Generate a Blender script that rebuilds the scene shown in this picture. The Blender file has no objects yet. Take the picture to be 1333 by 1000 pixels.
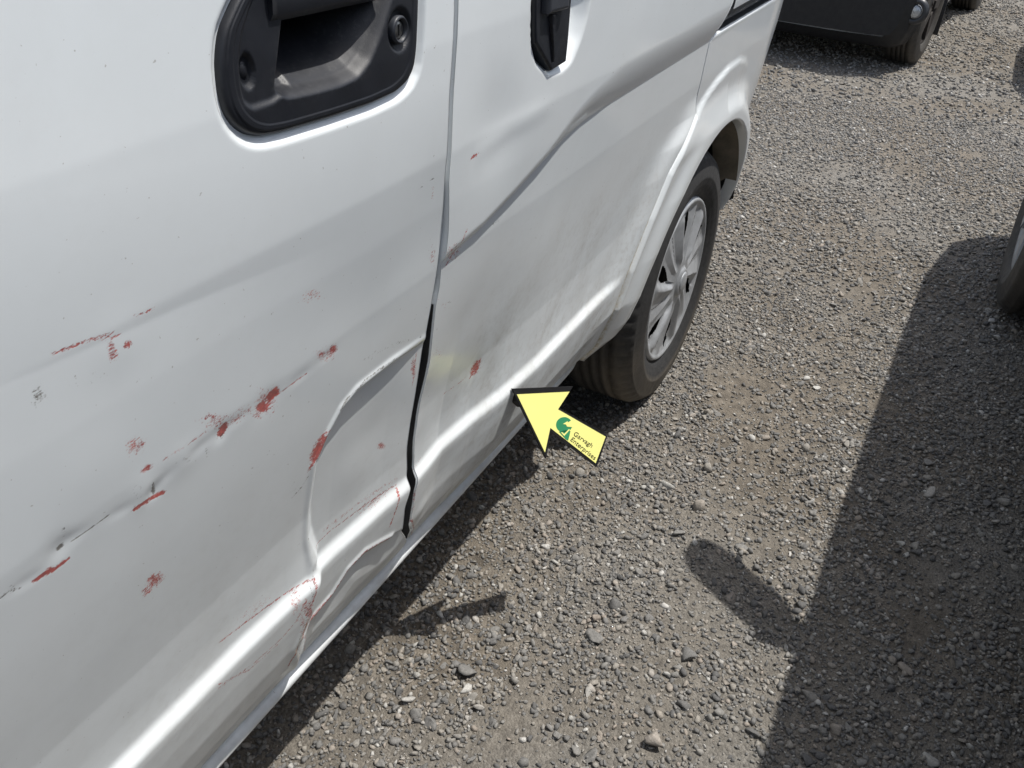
import bpy, bmesh, math, random
import numpy as np
from mathutils import Matrix, Vector

random.seed(7)
rng = np.random.default_rng(7)
scene = bpy.context.scene
C = scene.collection

# ------------------------------------------------------------------ camera
CAM = np.array([-1.7356, -0.4005, 1.1668])
YAW, PITCH, ROLL, FPX = 0.45267, -0.59393, 0.05794, 1116.67


def cam_axes():
    cy, sy = math.cos(YAW), math.sin(YAW)
    f = np.array([cy, sy, 0.0]); r = np.array([sy, -cy, 0.0]); u = np.array([0, 0, 1.0])
    f2 = f * math.cos(PITCH) + u * math.sin(PITCH)
    u2 = u * math.cos(PITCH) - f * math.sin(PITCH)
    return r * math.cos(ROLL) + u2 * math.sin(ROLL), u2 * math.cos(ROLL) - r * math.sin(ROLL), f2


RV, UV, FV = cam_axes()
cd = bpy.data.cameras.new('camera')
cam = bpy.data.objects.new('camera', cd)
C.objects.link(cam)
cam.matrix_world = Matrix(((RV[0], UV[0], -FV[0], CAM[0]), (RV[1], UV[1], -FV[1], CAM[1]),
                           (RV[2], UV[2], -FV[2], CAM[2]), (0, 0, 0, 1)))
cd.sensor_fit = 'HORIZONTAL'; cd.sensor_width = 36.0
cd.lens = FPX / 1333.0 * 36.0
cd.clip_start = 0.02; cd.clip_end = 2000
scene.camera = cam

# ------------------------------------------------------------------ light
SUN = Vector((0.25, -0.34, 1.0)).normalized()          # towards the sun
elev = math.asin(SUN.z)
w = bpy.data.worlds.new('World'); scene.world = w; w.use_nodes = True
nt = w.node_tree
sky = nt.nodes.new('ShaderNodeTexSky'); sky.sky_type = 'NISHITA'; sky.sun_disc = False
sky.sun_elevation = elev
sky.sun_rotation = math.atan2(SUN.x, SUN.y)
sky.dust_density = 2.0
bg = nt.nodes['Background']; bg.inputs['Strength'].default_value = 0.145
hsv = nt.nodes.new('ShaderNodeHueSaturation'); hsv.inputs['Saturation'].default_value = .62     # thin high cloud
nt.links.new(sky.outputs[0], hsv.inputs['Color']); nt.links.new(hsv.outputs[0], bg.inputs['Color'])
sl = bpy.data.lights.new('sun', 'SUN'); sl.energy = 4.0; sl.angle = math.radians(0.55); sl.color = (1, .965, .91)
sun = bpy.data.objects.new('sun', sl); C.objects.link(sun)
sun.rotation_euler = SUN.to_track_quat('Z', 'Y').to_euler()
scene.view_settings.view_transform = 'Standard'
scene.view_settings.look = 'None'
scene.view_settings.exposure = 0.18
scene.view_settings.gamma = 1.0

# ------------------------------------------------------------------ materials


class NB:
    def __init__(s, name):
        s.m = bpy.data.materials.new(name); s.m.use_nodes = True
        s.t = s.m.node_tree; s.b = s.t.nodes['Principled BSDF']

    def n(s, typ, **kw):
        nd = s.t.nodes.new(typ)
        for k, v in kw.items():
            if k in nd.inputs.keys():
                nd.inputs[k].default_value = v
            else:
                setattr(nd, k, v)
        return nd

    def l(s, a, b):
        s.t.links.new(a, b)

    def coord(s, scale=(1, 1, 1), rot=(0, 0, 0)):
        c = s.n('ShaderNodeTexCoord'); mp = s.n('ShaderNodeMapping')
        mp.inputs['Scale'].default_value = scale; mp.inputs['Rotation'].default_value = rot
        s.l(c.outputs['Object'], mp.inputs['Vector'])
        return mp.outputs[0]

    def noise(s, scale, detail=4, vec=None, rough=.6):
        nd = s.n('ShaderNodeTexNoise'); nd.inputs['Scale'].default_value = scale
        nd.inputs['Detail'].default_value = detail; nd.inputs['Roughness'].default_value = rough
        s.l(vec if vec is not None else s.coord(), nd.inputs['Vector'])
        return nd.outputs['Fac']

    def ramp(s, fac, stops):
        r = s.n('ShaderNodeValToRGB')
        e = r.color_ramp.elements
        while len(e) < len(stops):
            e.new(.5)
        for el, (p, c) in zip(e, stops):
            el.position = p
            el.color = (c, c, c, 1) if not hasattr(c, '__len__') else (*c, 1)
        s.l(fac, r.inputs[0])
        return r.outputs[0]

    def math(s, op, a, b=None, clamp=False):
        nd = s.n('ShaderNodeMath', operation=op); nd.use_clamp = clamp
        for i, v in enumerate((a, b)):
            if v is None:
                continue
            if isinstance(v, (int, float)):
                nd.inputs[i].default_value = v
            else:
                s.l(v, nd.inputs[i])
        return nd.outputs[0]

    def mix(s, fac, a, b):
        nd = s.n('ShaderNodeMix', data_type='RGBA')
        for k, v in ((0, fac), (6, a), (7, b)):
            if isinstance(v, (int, float)):
                nd.inputs[k].default_value = v
            elif isinstance(v, tuple):
                nd.inputs[k].default_value = (*v, 1)
            else:
                s.l(v, nd.inputs[k])
        return nd.outputs[2]

    def attr(s, name, out='Fac'):
        a = s.n('ShaderNodeAttribute'); a.attribute_name = name
        return a.outputs[out]

    def bump(s, h, strength, dist):
        b = s.n('ShaderNodeBump'); b.inputs['Strength'].default_value = strength
        b.inputs['Distance'].default_value = dist
        s.l(h, b.inputs['Height']); s.l(b.outputs[0], s.b.inputs['Normal'])

    def set(s, **kw):
        for k, v in kw.items():
            k = k.replace('_', ' ')
            if isinstance(v, tuple):
                v = (*v, 1)
            s.b.inputs[k].default_value = v
        return s.m


def simple(name, col, rough=.5, metal=0., var=.12, scale=40, bump=0., coat=0.):
    n = NB(name)
    f = n.noise(scale)
    lo = tuple(max(0, c * (1 - var)) for c in col); hi = tuple(min(1, c * (1 + var)) for c in col)
    n.l(n.ramp(f, [(.3, lo), (.7, hi)]), n.b.inputs['Base Color'])
    r = n.ramp(n.noise(scale * .6), [(.3, max(0, rough - .08)), (.7, min(1, rough + .08))])
    n.l(r, n.b.inputs['Roughness'])
    n.b.inputs['Metallic'].default_value = metal
    n.b.inputs['Coat Weight'].default_value = coat
    n.b.inputs['Coat Roughness'].default_value = .08
    if bump:
        n.bump(n.noise(scale * 12, 3), bump, .0006)
    return n.m


def paint_van():
    n = NB('van_white_paint')
    base = n.ramp(n.noise(5, 3), [(.3, (.77, .812, .825)), (.7, (.80, .838, .85))])
    # dried dust: swirled wipe marks, weight from attribute
    swv = n.coord((9, 9, 9))
    wav = n.n('ShaderNodeTexWave'); wav.wave_type = 'RINGS'; wav.rings_direction = 'Y'
    wav.inputs['Scale'].default_value = 3.2; wav.inputs['Distortion'].default_value = 9
    wav.inputs['Detail'].default_value = 4; wav.inputs['Detail Scale'].default_value = 1.6
    n.l(n.coord((1, .2, 1)), wav.inputs['Vector'])
    d1 = n.ramp(n.noise(90, 5), [(.45, 0.), (.75, 1.)])
    d2 = n.ramp(n.noise(7, 4), [(.35, .25), (.7, 1.)])
    dust = n.attr('dust')
    df = n.math('MULTIPLY', dust, n.math('MULTIPLY', n.math('ADD', n.math('MULTIPLY', wav.outputs['Fac'], .45), n.math('MULTIPLY', d1, .6)), d2), True)
    base = n.mix(df, base, (.47, .46, .43))
    # red paint transfer, broken into specks and streaks
    st = n.coord((1, 1, 1), (0, math.radians(8), 0))
    stv = n.n('ShaderNodeMapping'); stv.inputs['Scale'].default_value = (230, 400, 1500)
    n.l(st, stv.inputs['Vector'])
    ns = n.n('ShaderNodeTexNoise'); ns.inputs['Scale'].default_value = 1.0; ns.inputs['Detail'].default_value = 3
    n.l(stv.outputs[0], ns.inputs['Vector'])
    ns2 = n.noise(800, 3)
    nn = n.math('ADD', n.math('ADD', n.math('MULTIPLY', ns.outputs['Fac'], .38), n.math('MULTIPLY', ns2, .27)), n.math('MULTIPLY', n.noise(260, 4, None, .7), .35))
    red = n.attr('red')
    thr = n.math('SUBTRACT', 0.675, n.math('MULTIPLY', red, 0.31))
    rm = n.math('MULTIPLY', n.math('MULTIPLY', n.math('SUBTRACT', nn, thr), 16, True), n.math('MULTIPLY', red, 7, True))
    redcol = n.ramp(n.noise(240, 3), [(.35, (.30, .030, .024)), (.65, (.56, .075, .05))])
    base = n.mix(n.math('MULTIPLY', rm, .92), base, redcol)
    gr = n.attr('grime')
    gthr = n.math('SUBTRACT', 0.70, n.math('MULTIPLY', gr, 0.30))
    gm = n.math('MULTIPLY', n.math('MULTIPLY', n.math('SUBTRACT', nn, gthr), 14, True), n.math('MULTIPLY', gr, 7, True))
    grcol = n.ramp(n.noise(160, 3), [(.35, (.085, .075, .065)), (.65, (.22, .20, .17))])
    base = n.mix(n.math('MULTIPLY', gm, .9), base, grcol)
    ru = n.attr('rust')
    um = n.math('MULTIPLY', ru, n.ramp(n.noise(130, 4), [(.35, .15), (.65, 1.)]), True)
    base = n.mix(um, base, (.38, .27, .09))
    fleck = n.math('MULTIPLY', n.ramp(n.noise(330, 2), [(.68, 0.), (.74, 1.)]), n.math('MULTIPLY', dust, .5))
    base = n.mix(fleck, base, (.86, .86, .84))
    spot = n.math('MULTIPLY', n.ramp(n.noise(210, 2), [(.735, 0.), (.76, 1.)]), .55)
    base = n.mix(spot, base, (.33, .31, .28))
    n.l(base, n.b.inputs['Base Color'])
    rg = n.math('ADD', n.ramp(n.noise(30, 4), [(.3, .42), (.7, .54)]), n.math('MULTIPLY', n.math('ADD', df, n.math('ADD', rm, gm)), .35), True)
    n.l(rg, n.b.inputs['Roughness'])
    n.l(n.math('SUBTRACT', .9, n.math('MULTIPLY', dust, .85), True), n.b.inputs['Coat Weight'])
    n.l(n.math('ADD', .07, n.math('MULTIPLY', dust, .25), True), n.b.inputs['Coat Roughness'])
    bv = n.math('ADD', n.math('MULTIPLY', n.noise(1100, 2), .15), n.math('MULTIPLY', n.math('ADD', rm, gm), -.6))
    n.bump(bv, .25, .0006)
    return n.m


def paint_car(name, col):
    n = NB(name)
    f = n.noise(60, 5)
    lo = tuple(c * .9 for c in col)
    n.l(n.mix(n.ramp(f, [(.5, 0.), (.8, .25)]), n.ramp(n.noise(3), [(.3, lo), (.7, col)]), (.3, .28, .25)), n.b.inputs['Base Color'])
    n.set(Roughness=.3, Coat_Weight=.8, Coat_Roughness=.05)
    return n.m


def rubber():
    n = NB('tyre_rubber')
    vec = n.coord()
    mud = n.ramp(n.noise(14, 5), [(.4, 0.), (.7, 1.)])
    dustf = n.math('MULTIPLY', n.attr('mud'), n.math('ADD', n.math('MULTIPLY', mud, .5), .45), True)
    col = n.mix(dustf, n.ramp(n.noise(120), [(.3, (.018, .019, .02)), (.7, (.034, .034, .035))]), (.16, .135, .10))
    n.l(col, n.b.inputs['Base Color'])
    n.l(n.ramp(n.noise(50), [(.3, .55), (.7, .8)]), n.b.inputs['Roughness'])
    n.bump(n.noise(300, 4), .35, .001)
    return n.m


def plastic(name, col=(.012, .0135, .018), rough=.48):
    n = NB(name)
    g = n.ramp(n.noise(260, 5), [(.52, 0.), (.8, .35)])
    wr = n.attr('wear')
    c = n.mix(n.math('MULTIPLY', g, n.math('ADD', n.math('MULTIPLY', wr, 1.0), .10), True), n.ramp(n.noise(40), [(.3, tuple(c * .85 for c in col)), (.7, tuple(c * 1.2 for c in col))]), (.14, .14, .135))
    n.l(c, n.b.inputs['Base Color'])
    n.l(n.ramp(n.noise(30), [(.3, rough - .07), (.7, rough + .1)]), n.b.inputs['Roughness'])
    n.bump(n.noise(1500, 2), .3, .0004)
    return n.m


def ground_mat():
    n = NB('gravel_soil')
    vec = n.coord()
    big = n.noise(1.3, 4, vec)
    soil = n.ramp(n.noise(34, 8, vec, .72), [(.3, (.08, .069, .055)), (.55, (.192, .166, .132)), (.75, (.315, .278, .228))])
    grey = n.ramp(n.noise(60, 8, vec, .75), [(.3, (.08, .077, .07)), (.52, (.20, .19, .17)), (.75, (.36, .345, .31))])
    v = n.n('ShaderNodeTexVoronoi'); v.inputs['Scale'].default_value = 240
    n.l(vec, v.inputs['Vector'])
    cellc = n.ramp(v.outputs['Color'], [(.1, (.10, .097, .09)), (.5, (.24, .23, .21)), (.9, (.44, .42, .38))])
    col = n.mix(n.ramp(big, [(.38, .25), (.58, 1.)]), n.mix(.5, grey, cellc), soil)
    n.l(col, n.b.inputs['Base Color'])
    n.set(Roughness=.95)
    hv = n.math('ADD', n.math('MULTIPLY', v.outputs['Distance'], -.5), n.math('ADD', n.noise(190, 6, vec, .7), n.math('MULTIPLY', n.noise(35, 4, vec), .8)))
    n.bump(hv, .9, .006)
    return n.m


def stone_mat():
    n = NB('gravel_stone')
    r = n.attr('tone')
    col = n.ramp(r, [(0., (.125, .123, .12)), (.35, (.205, .200, .190)), (.62, (.270, .260, .240)), (.82, (.33, .305, .265)),
                     (.92, (.34, .295, .25)), (.965, (.44, .43, .40)), (1., (.56, .545, .51))])
    f = n.ramp(n.noise(260, 5, None, .7), [(.3, .64), (.7, 1.12)])
    mul = n.n('ShaderNodeMix', data_type='RGBA'); mul.blend_type = 'MULTIPLY'; mul.inputs[0].default_value = 1
    n.l(col, mul.inputs[6]); n.l(f, mul.inputs[7])
    n.l(mul.outputs[2], n.b.inputs['Base Color'])
    n.set(Roughness=.9)
    n.bump(n.noise(420, 5), .5, .002)
    return n.m


M = dict(
    paint=paint_van(), rubber=rubber(), black=plastic('black_plastic'), ground=ground_mat(), stone=stone_mat(),
    bumper=plastic('bumper_plastic', (.009, .0095, .011), .6),
    trim=plastic('dark_trim', (.028, .03, .034), .38),
    flap=plastic('grey_plastic', (.03, .033, .040), .45),
    silver=simple('silver_hubcap', (.38, .395, .41), .42, .35, .16, 40),
    steel=simple('steel', (.45, .44, .41), .35, .9, .15, 80),
    wheelsteel=simple('rusty_wheel_steel', (.035, .03, .027), .7, .3, .3, 60),
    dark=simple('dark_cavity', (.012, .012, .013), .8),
    seam=simple('seam_sealer', (.11, .11, .105), .7, 0, .25, 60),
    seamdirt=simple('seam_dirt', (.19, .14, .06), .9, 0, .5, 70),
    liner=simple('dusty_liner', (.20, .175, .135), .9, 0, .25, 25, .3),
    glass=simple('tinted_glass', (.015, .018, .02), .05),
    lens=simple('lamp_glass', (.42, .44, .46), .15, .4, .3, 120),
    red_lens=simple('red_lens', (.35, .015, .012), .15),
    car_dark=paint_car('dark_blue_paint', (.02, .024, .032)),
    car_white=paint_car('white_paint', (.72, .74, .75)),
    car_grey=paint_car('grey_paint', (.16, .165, .17)),
    yellow=simple('arrow_yellow', (.93, .90, .30), .5, 0, .015, 30),
    arrowblack=simple('arrow_black', (.008, .008, .009), .6),
    green=simple('green_print', (.035, .27, .12), .55, 0, .05),
)

# ------------------------------------------------------------------ helpers


def add(name, verts, faces, mat, parent=None, smooth=True, attrs=None):
    me = bpy.data.meshes.new(name)
    me.from_pydata([tuple(map(float, v)) for v in verts] if not isinstance(verts, np.ndarray) else verts.tolist(), [],
                   faces if not isinstance(faces, np.ndarray) else faces.tolist())
    if smooth:
        me.polygons.foreach_set('use_smooth', [True] * len(me.polygons))
    if attrs:
        for k, a in attrs.items():
            at = me.attributes.new(k, 'FLOAT', 'POINT')
            at.data.foreach_set('value', np.asarray(a, dtype=np.float32))
    me.update()
    o = bpy.data.objects.new(name, me)
    C.objects.link(o)
    if mat is not None:
        me.materials.append(mat)
    if parent is not None:
        o.parent = parent
    return o


def thing(name, label, cat, loc=(0, 0, 0), rz=0, group=None):
    o = bpy.data.objects.new(name, None); C.objects.link(o)
    o.location = loc; o.rotation_euler = (0, 0, rz); o.empty_display_size = .1
    tag(o, label, cat, group)
    return o


def tag(o, label, cat, group=None):
    o['label'] = label; o['category'] = cat
    if group:
        o['group'] = group
    return o


def grid_faces(nu, nv, flip=False, wrap=False):
    i, j = np.meshgrid(np.arange(nu if wrap else nu - 1), np.arange(nv - 1), indexing='ij')
    a = i * nv + j; b = ((i + 1) % nu) * nv + j
    f = np.stack([a, b, b + 1, a + 1], -1).reshape(-1, 4)
    return f[:, ::-1] if flip else f


def lathe(name, prof, mat, parent, axis_y=True, n=64, attrs_fn=None, c=(0, 0, 0)):
    """prof: (radius, y) rows, revolved round the Y axis"""
    prof = np.array(prof, float); m = len(prof)
    a = np.linspace(0, 2 * np.pi, n, endpoint=False)
    V = np.stack([np.cos(a)[:, None] * prof[:, 0], np.tile(prof[:, 1], (n, 1)), np.sin(a)[:, None] * prof[:, 0]], -1).reshape(-1, 3)
    V = V + np.array(c)
    at = attrs_fn(V) if attrs_fn else None
    return add(name, V, grid_faces(n, m, False, True), mat, parent, True, at)


def box_bm(bm, x0, x1, y0, y1, z0, z1):
    v = [bm.verts.new(p) for p in ((x0, y0, z0), (x1, y0, z0), (x1, y1, z0), (x0, y1, z0), (x0, y0, z1), (x1, y0, z1), (x1, y1, z1), (x0, y1, z1))]
    for f in ((0, 3, 2, 1), (4, 5, 6, 7), (0, 1, 5, 4), (1, 2, 6, 5), (2, 3, 7, 6), (3, 0, 4, 7)):
        bm.faces.new([v[i] for i in f])


def box(name, b, mat, parent=None, bevel=0., seg=2):
    bm = bmesh.new(); box_bm(bm, *b)
    if bevel:
        bmesh.ops.bevel(bm, geom=bm.edges[:], offset=bevel, segments=seg, affect='EDGES', profile=.5)
    me = bpy.data.meshes.new(name); bm.to_mesh(me); bm.free()
    me.polygons.foreach_set('use_smooth', [bool(bevel)] * len(me.polygons))
    o = bpy.data.objects.new(name, me); C.objects.link(o); me.materials.append(mat)
    if parent is not None:
        o.parent = parent
    return o


def sstep(a, b, x):
    t = np.clip((x - a) / (b - a), 0, 1)
    return t * t * (3 - 2 * t)


# ------------------------------------------------------------------ van side surface
PROF = np.array([(.26, .150), (.285, .118), (.297, .104), (.31, .092), (.33, .078), (.36, .0615), (.40, .0470), (.44, .0385), (.470, .0330), (.479, .0320),
                 (.482, .0327), (.4915, .0388), (.496, .0398), (.53, .0378), (.58, .0335), (.64, .0255), (.70, .0180), (.78, .0085),
                 (.85, .0030), (.90, .0), (1.0, .0), (1.1, .004), (1.2, .012), (1.3, .03), (1.75, .13)])
_z = np.arange(.2, 1.8, .001)
_y = np.interp(_z, PROF[:, 0], PROF[:, 1])
_k = np.exp(-.5 * (np.arange(-15, 16) / 1.9) ** 2); _k /= _k.sum()
_y = np.convolve(np.pad(_y, 15, 'edge'), _k, 'valid')


def shoulder(X, z):
    """upper panel stands proud of the lower one; crease height, width and depth vary along the side"""
    zg = np.interp(X, [-2.2, -1.52, -1.40, -1.22, -1.101, -1.10, -1.00, -.93, -.86, -.80, -.75, -.68, -.4, .3, .8],
                   [.95, .900, .890, .872, .86, .780, .793, .808, .826, .840, .846, .848, .850, .853, .853])
    wd = np.interp(X, [-2.2, -1.2, -1.101, -1.10, -1.0, -.86, -.78, -.66, .3], [.10, .09, .08, .014, .012, .018, .035, .055, .055])
    dp = np.interp(X, [-2.2, -1.45, -1.2, -1.101, -1.10, -1.0, -.8, -.7, .3], [.006, .004, .0022, .001, .0045, .0065, .0095, .0115, .0115])
    t = np.clip((zg + wd - z) / wd, 0, 1)
    return -dp * (1 - t ** 1.7)


def base(X, z):
    y = np.interp(z, _z, _y) + shoulder(X, z)
    y = y + .5 * np.clip(X - .25, 0, 1) ** 2               # rear corner turns in
    y = y + .10 * np.clip(-2.6 - X, 0, 2) ** 2             # nose turns in
    return y


def base_front(X, z):
    """front door before the damage: towards the gap the shoulder fades into a soft swell"""
    k = sstep(-1.42, -1.20, X)
    return base(X, z) - shoulder(X, z) + shoulder(np.minimum(X, -1.21), z) * (1 - k) - .0075 * sstep(.80, .97, z) * k


def P(px, py, surf=base):
    """where the line of sight of an image point meets the van's side, as (X, z)"""
    d = FV + (px - 666.5) / FPX * RV - (py - 500) / FPX * UV
    t = np.linspace(.3, 4, 6000)
    q = CAM + t[:, None] * d
    i = np.argmax(q[:, 1] - surf(q[:, 0], np.clip(q[:, 2], .21, 1.7)) > 0)
    return np.array([q[i, 0], q[i, 2]])


def PL(pts, surf=base):
    return np.array([P(*p, surf) for p in pts])


def polydist(X, z, poly):
    """distance, running parameter and signed distance (positive to the left of the line's travel)"""
    best = np.full(X.shape, 1e9); par = np.zeros(X.shape); sg = np.zeros(X.shape)
    L = np.r_[0, np.cumsum(np.hypot(*np.diff(poly, axis=0).T))]
    for i in range(len(poly) - 1):
        a, b = poly[i], poly[i + 1]; ab = b - a; l2 = ab @ ab
        t = np.clip(((X - a[0]) * ab[0] + (z - a[1]) * ab[1]) / l2, 0, 1)
        dx = X - a[0] - t * ab[0]; dz = z - a[1] - t * ab[1]
        d = np.hypot(dx, dz)
        m = d < best
        best = np.where(m, d, best)
        par = np.where(m, (L[i] + t * np.sqrt(l2)) / L[-1], par)
        sg = np.where(m, np.sign(ab[0] * (z - a[1]) - ab[1] * (X - a[0])), sg)
    return best, par, best * sg


# fold lines of the crumpled doors
FOLD = PL([(552, 446), (513, 473), (468, 509), (448, 534), (431, 568), (416, 607), (411, 660), (410, 705), (416, 739), (416, 756), (412, 810), (395, 851), (376, 892)])
FOLD = np.vstack([FOLD[:1] + (FOLD[:1] - FOLD[1:2]) * .6, FOLD, FOLD[-1:] + (FOLD[-1:] - FOLD[-2:-1]) * .6])
MLINE = PL([(405, 835), (428, 810), (450, 783), (470, 749), (490, 725), (521, 703)])
HLINE = PL([(-60, 815), (0, 782), (55, 748), (90, 705), (190, 650), (215, 625), (290, 560), (350, 525), (440, 455)])
TRI = PL([(718, 137), (670, 165), (618, 205)])


def inpoly_soft(X, z, poly, w):
    """0..1 membership with a soft edge of width w inside the closed outline"""
    pp = np.vstack([poly, poly[:1]])
    d, t, s = polydist(X, z, pp)
    ins = np.zeros(X.shape, bool)
    x0, z0 = pp[:-1].T; x1, z1 = pp[1:].T
    for a, b, c_, e in zip(x0, z0, x1, z1):
        cond = ((b > z) != (e > z)) & (X < (c_ - a) * (z - b) / (e - b + 1e-12) + a)
        ins ^= cond
    return np.where(ins, sstep(0, w, d), 0.), np.where(ins, d, -d)


OUT = [(283, 38), (279, 60), (278, 85), (281, 118), (288, 146), (299, 164), (314, 175), (332, 178.5), (360, 173), (420, 155), (480, 135), (512, 120), (528, 105), (536, 88), (539.5, 60), (541, 20), (541.5, 0)]
O2 = PL(OUT, lambda X, z: base_front(X, z) + .005)
O2 = np.vstack([O2, [(-1.122, 1.062), (-1.128, 1.080), (-1.143, 1.092), (-1.165, 1.097), (-1.26, 1.095), (-1.288, 1.087), (-1.305, 1.075)], PL([(300, 0)], lambda X, z: base_front(X, z) + .005)])


def resample_closed(p, n, it=3):
    p = np.vstack([p, p[:1]]); L = np.r_[0, np.cumsum(np.hypot(*np.diff(p, axis=0).T))]
    t = np.linspace(0, L[-1], n, endpoint=False)
    q = np.stack([np.interp(t, L, p[:, 0]), np.interp(t, L, p[:, 1])], -1)
    for _ in range(it):
        q = .25 * np.roll(q, 1, 0) + .5 * q + .25 * np.roll(q, -1, 0)
    return q


OB = resample_closed(O2, 240, 4)


def dents_front(X, z):
    d, t, sd = polydist(X, z, FOLD)
    AL = np.interp(X, [-1.9, -1.7, -1.36, -1.30, -1.27, -1.245], [.0, .002, .003, .001, -.002, -.008])
    VL = np.where(z > .485, np.exp(-((z - .485) / .20) ** 2), np.interp(z, [.28, .30, .33, .40], [.05, .2, .7, 1]))
    AR = np.interp(X, [-1.25, -1.22, -1.13, -1.06], [.021, .021, .016, .009])
    VR = np.interp(z, [.285, .30, .33, .40, .485, .53, .58, .64, .68, .74], [.05, .2, .7, 1, 1, .88, .70, .58, .50, .35])
    wdt = np.interp(t, [0, .12, .25, .36, .45, .6, .75, 1], [.006, .008, .013, .012, .024, .032, .007, .005])
    s = np.clip(sd / wdt, 0, 1); s = s * s * (3 - 2 * s)
    VN = np.where(z > .485, np.exp(-((z - .485) / .055) ** 2), np.interp(z, [.28, .30, .33, .40], [.05, .2, .7, 1]))
    A0 = np.interp(X, [-1.95, -1.7, -1.0], [0, .012, .012])
    out = np.atleast_1d((A0 * VL + AL * VN) * (1 - s) + AR * VR * s)
    out += -.0020 * np.exp(-((sd + .002) / .0038) ** 2) * np.interp(t, [0, .1, .4, .5, .65, .8, 1], [0, 1, .8, .2, .8, 1, .6])
    dm, tm, sm = polydist(X, z, MLINE)
    out += -.0020 * np.exp(-(dm / .0045) ** 2) + .005 * sstep(0, .014, -sm) * (dm < .05) * (X > -1.24) * np.clip((.05 - dm) / .05, 0, 1)
    dh, th, sh = polydist(X, z, HLINE)
    out += .0004 * np.exp(-(dh / .005) ** 2) * (.6 + .4 * np.sin(th * 60)) + .0004 * np.exp(-(dh / .05) ** 2) * (z > .5)
    for (px, py, a, r) in DENTS_F:
        out += a * np.exp(-((X - px) ** 2 + (z - py) ** 2) / r ** 2)
    m = (X > -1.42) & (X < -1.08) & (z > .90)
    if np.any(m):       # shallow pressing round the handle
        _, dd = inpoly_soft(X[m], z[m], OB[::3], .004)
        out[m] += .0055 * sstep(-.008, -.0005, dd)
    return out


DENTS_F = []
for (px, py, a, r) in [(350, 525, .0007, .012), (290, 565, .0010, .008), (203, 642, .0009, .007), (80, 715, .0009, .010), (150, 450, -.0006, .02),
                       (240, 600, -.0006, .014), (500, 300, -.0010, .06), (480, 420, .0008, .04), (120, 620, -.0006, .03),
                       (500, 560, .0012, .04), (470, 620, -.0012, .03), (190, 640, -.0007, .012)]:
    q = P(px, py); DENTS_F.append((q[0], q[1], a, r))
DENTS_S = []
for (px, py, a, r) in [(650, 165, .0035, .05), (627, 482, .0009, .014), (600, 430, .0014, .05), (700, 330, -.0012, .07), (640, 380, .001, .05),
                       (560, 520, .0015, .03), (590, 620, .0022, .04), (560, 668, -.002, .02)]:
    q = P(px, py); DENTS_S.append((q[0], q[1], a, r))


def dents_slide(X, z):
    a = np.interp(X, [-1.10, -1.07, -1.04, -1.0, -.93, -.86, -.76], [.010, .012, .014, .018, .014, .005, 0])
    V = np.where(z > .485, np.exp(-((z - .485) / .15) ** 2), np.interp(z, [.28, .30, .33, .40], [.05, .2, .7, 1]))
    out = a * V
    dt, tt, st = polydist(X, z, TRI)
    out += -.0009 * np.exp(-(dt / .012) ** 2) * np.sin(np.pi * np.clip(tt, .02, 1)) ** .5
    for (px, py, am, r) in DENTS_S:
        out += am * np.exp(-((X - px) ** 2 + (z - py) ** 2) / r ** 2)
    # pocket behind the pull handle
    m = (X > -.95) & (X < -.70) & (z > .90)
    if np.any(m):
        _, dd = inpoly_soft(X[m], z[m], POCKET, .004)
        out[m] += sstep(0, .012, dd) * np.clip(.004 + .30 * (z[m] - POCKET[:, 1].min()), 0, .034)
    return out


POCKET = PL([(690, 30), (691, 60), (697, 86), (713, 102), (732, 97), (745, 83), (757, 52), (764, 25), (769, 0)])
POCKET = resample_closed(np.vstack([POCKET, [(POCKET[-1, 0] + .003, 1.10), (POCKET[0, 0], 1.10)]]), 120, 2)


def side_front(X, z):
    return base_front(X, z) + dents_front(X, z)


def side_slide(X, z):
    return base(X, z) + dents_slide(X, z)


def side_slide_full(X, z):
    xr = XR(z)
    pull = np.minimum(swell(z), base(xr, z)) + .001 - base(xr, z)       # the door swells out to meet the arch flare
    return side_slide(X, z) + pull * np.exp(-((xr - X) / .07) ** 2) * sstep(.76, .68, z)


# edges of the gap between the doors (X as a function of z)
EF = PL([(592, 0), (585, 120), (580, 220), (575, 300), (566, 370), (556, 425), (550, 452), (540, 516), (530, 580), (530, 612), (531, 625), (527, 660), (522, 692), (515, 724)], side_front)
ES = PL([(597, 0), (590.5, 120), (585.5, 220), (580.5, 300), (573, 370), (562, 425), (559, 452), (549, 516), (539, 580), (536, 606), (540, 625), (538, 660), (531, 692), (523, 722)], side_slide)


def edge_fn(E, smooth=2):
    zz = np.linspace(E[-1, 1], E[0, 1], 400)
    o = np.argsort(E[:, 1]); xx = np.interp(zz, E[o, 1], E[o, 0])
    k = np.hanning(15); k /= k.sum()
    xx = np.convolve(np.pad(xx, 7, 'edge'), k, 'valid')
    return lambda z: np.interp(z, zz, xx)


XF, XS0 = edge_fn(EF), edge_fn(ES)


def XS(z):
    return np.maximum(XS0(z), XF(z) + np.interp(z, [.28, .66, .74, .80], [.0195, .0175, .007, .0045]))


SEAM = np.array([(.285, -.410), (.29, -.412), (.335, -.430), (.418, -.434), (.49, -.410), (.577, -.363), (.646, -.315), (.69, -.262), (.724, -.203), (.78, -.208), (.85, -.215), (.875, -.185), (.91, -.158), (1.3, -.15)])


FLARE = np.array([(-.40, .26), (-.412, .29), (-.430, .335), (-.434, .418), (-.410, .49), (-.363, .577), (-.315, .646), (-.262, .69), (-.200, .724),
                  (-.155, .748), (-.10, .765), (-.03, .776), (.05, .775), (.12, .760), (.17, .735)])


def XR(z):
    return np.interp(z, SEAM[:, 0], SEAM[:, 1])


WC = np.array([0.0, .29]); RA = .366


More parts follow.
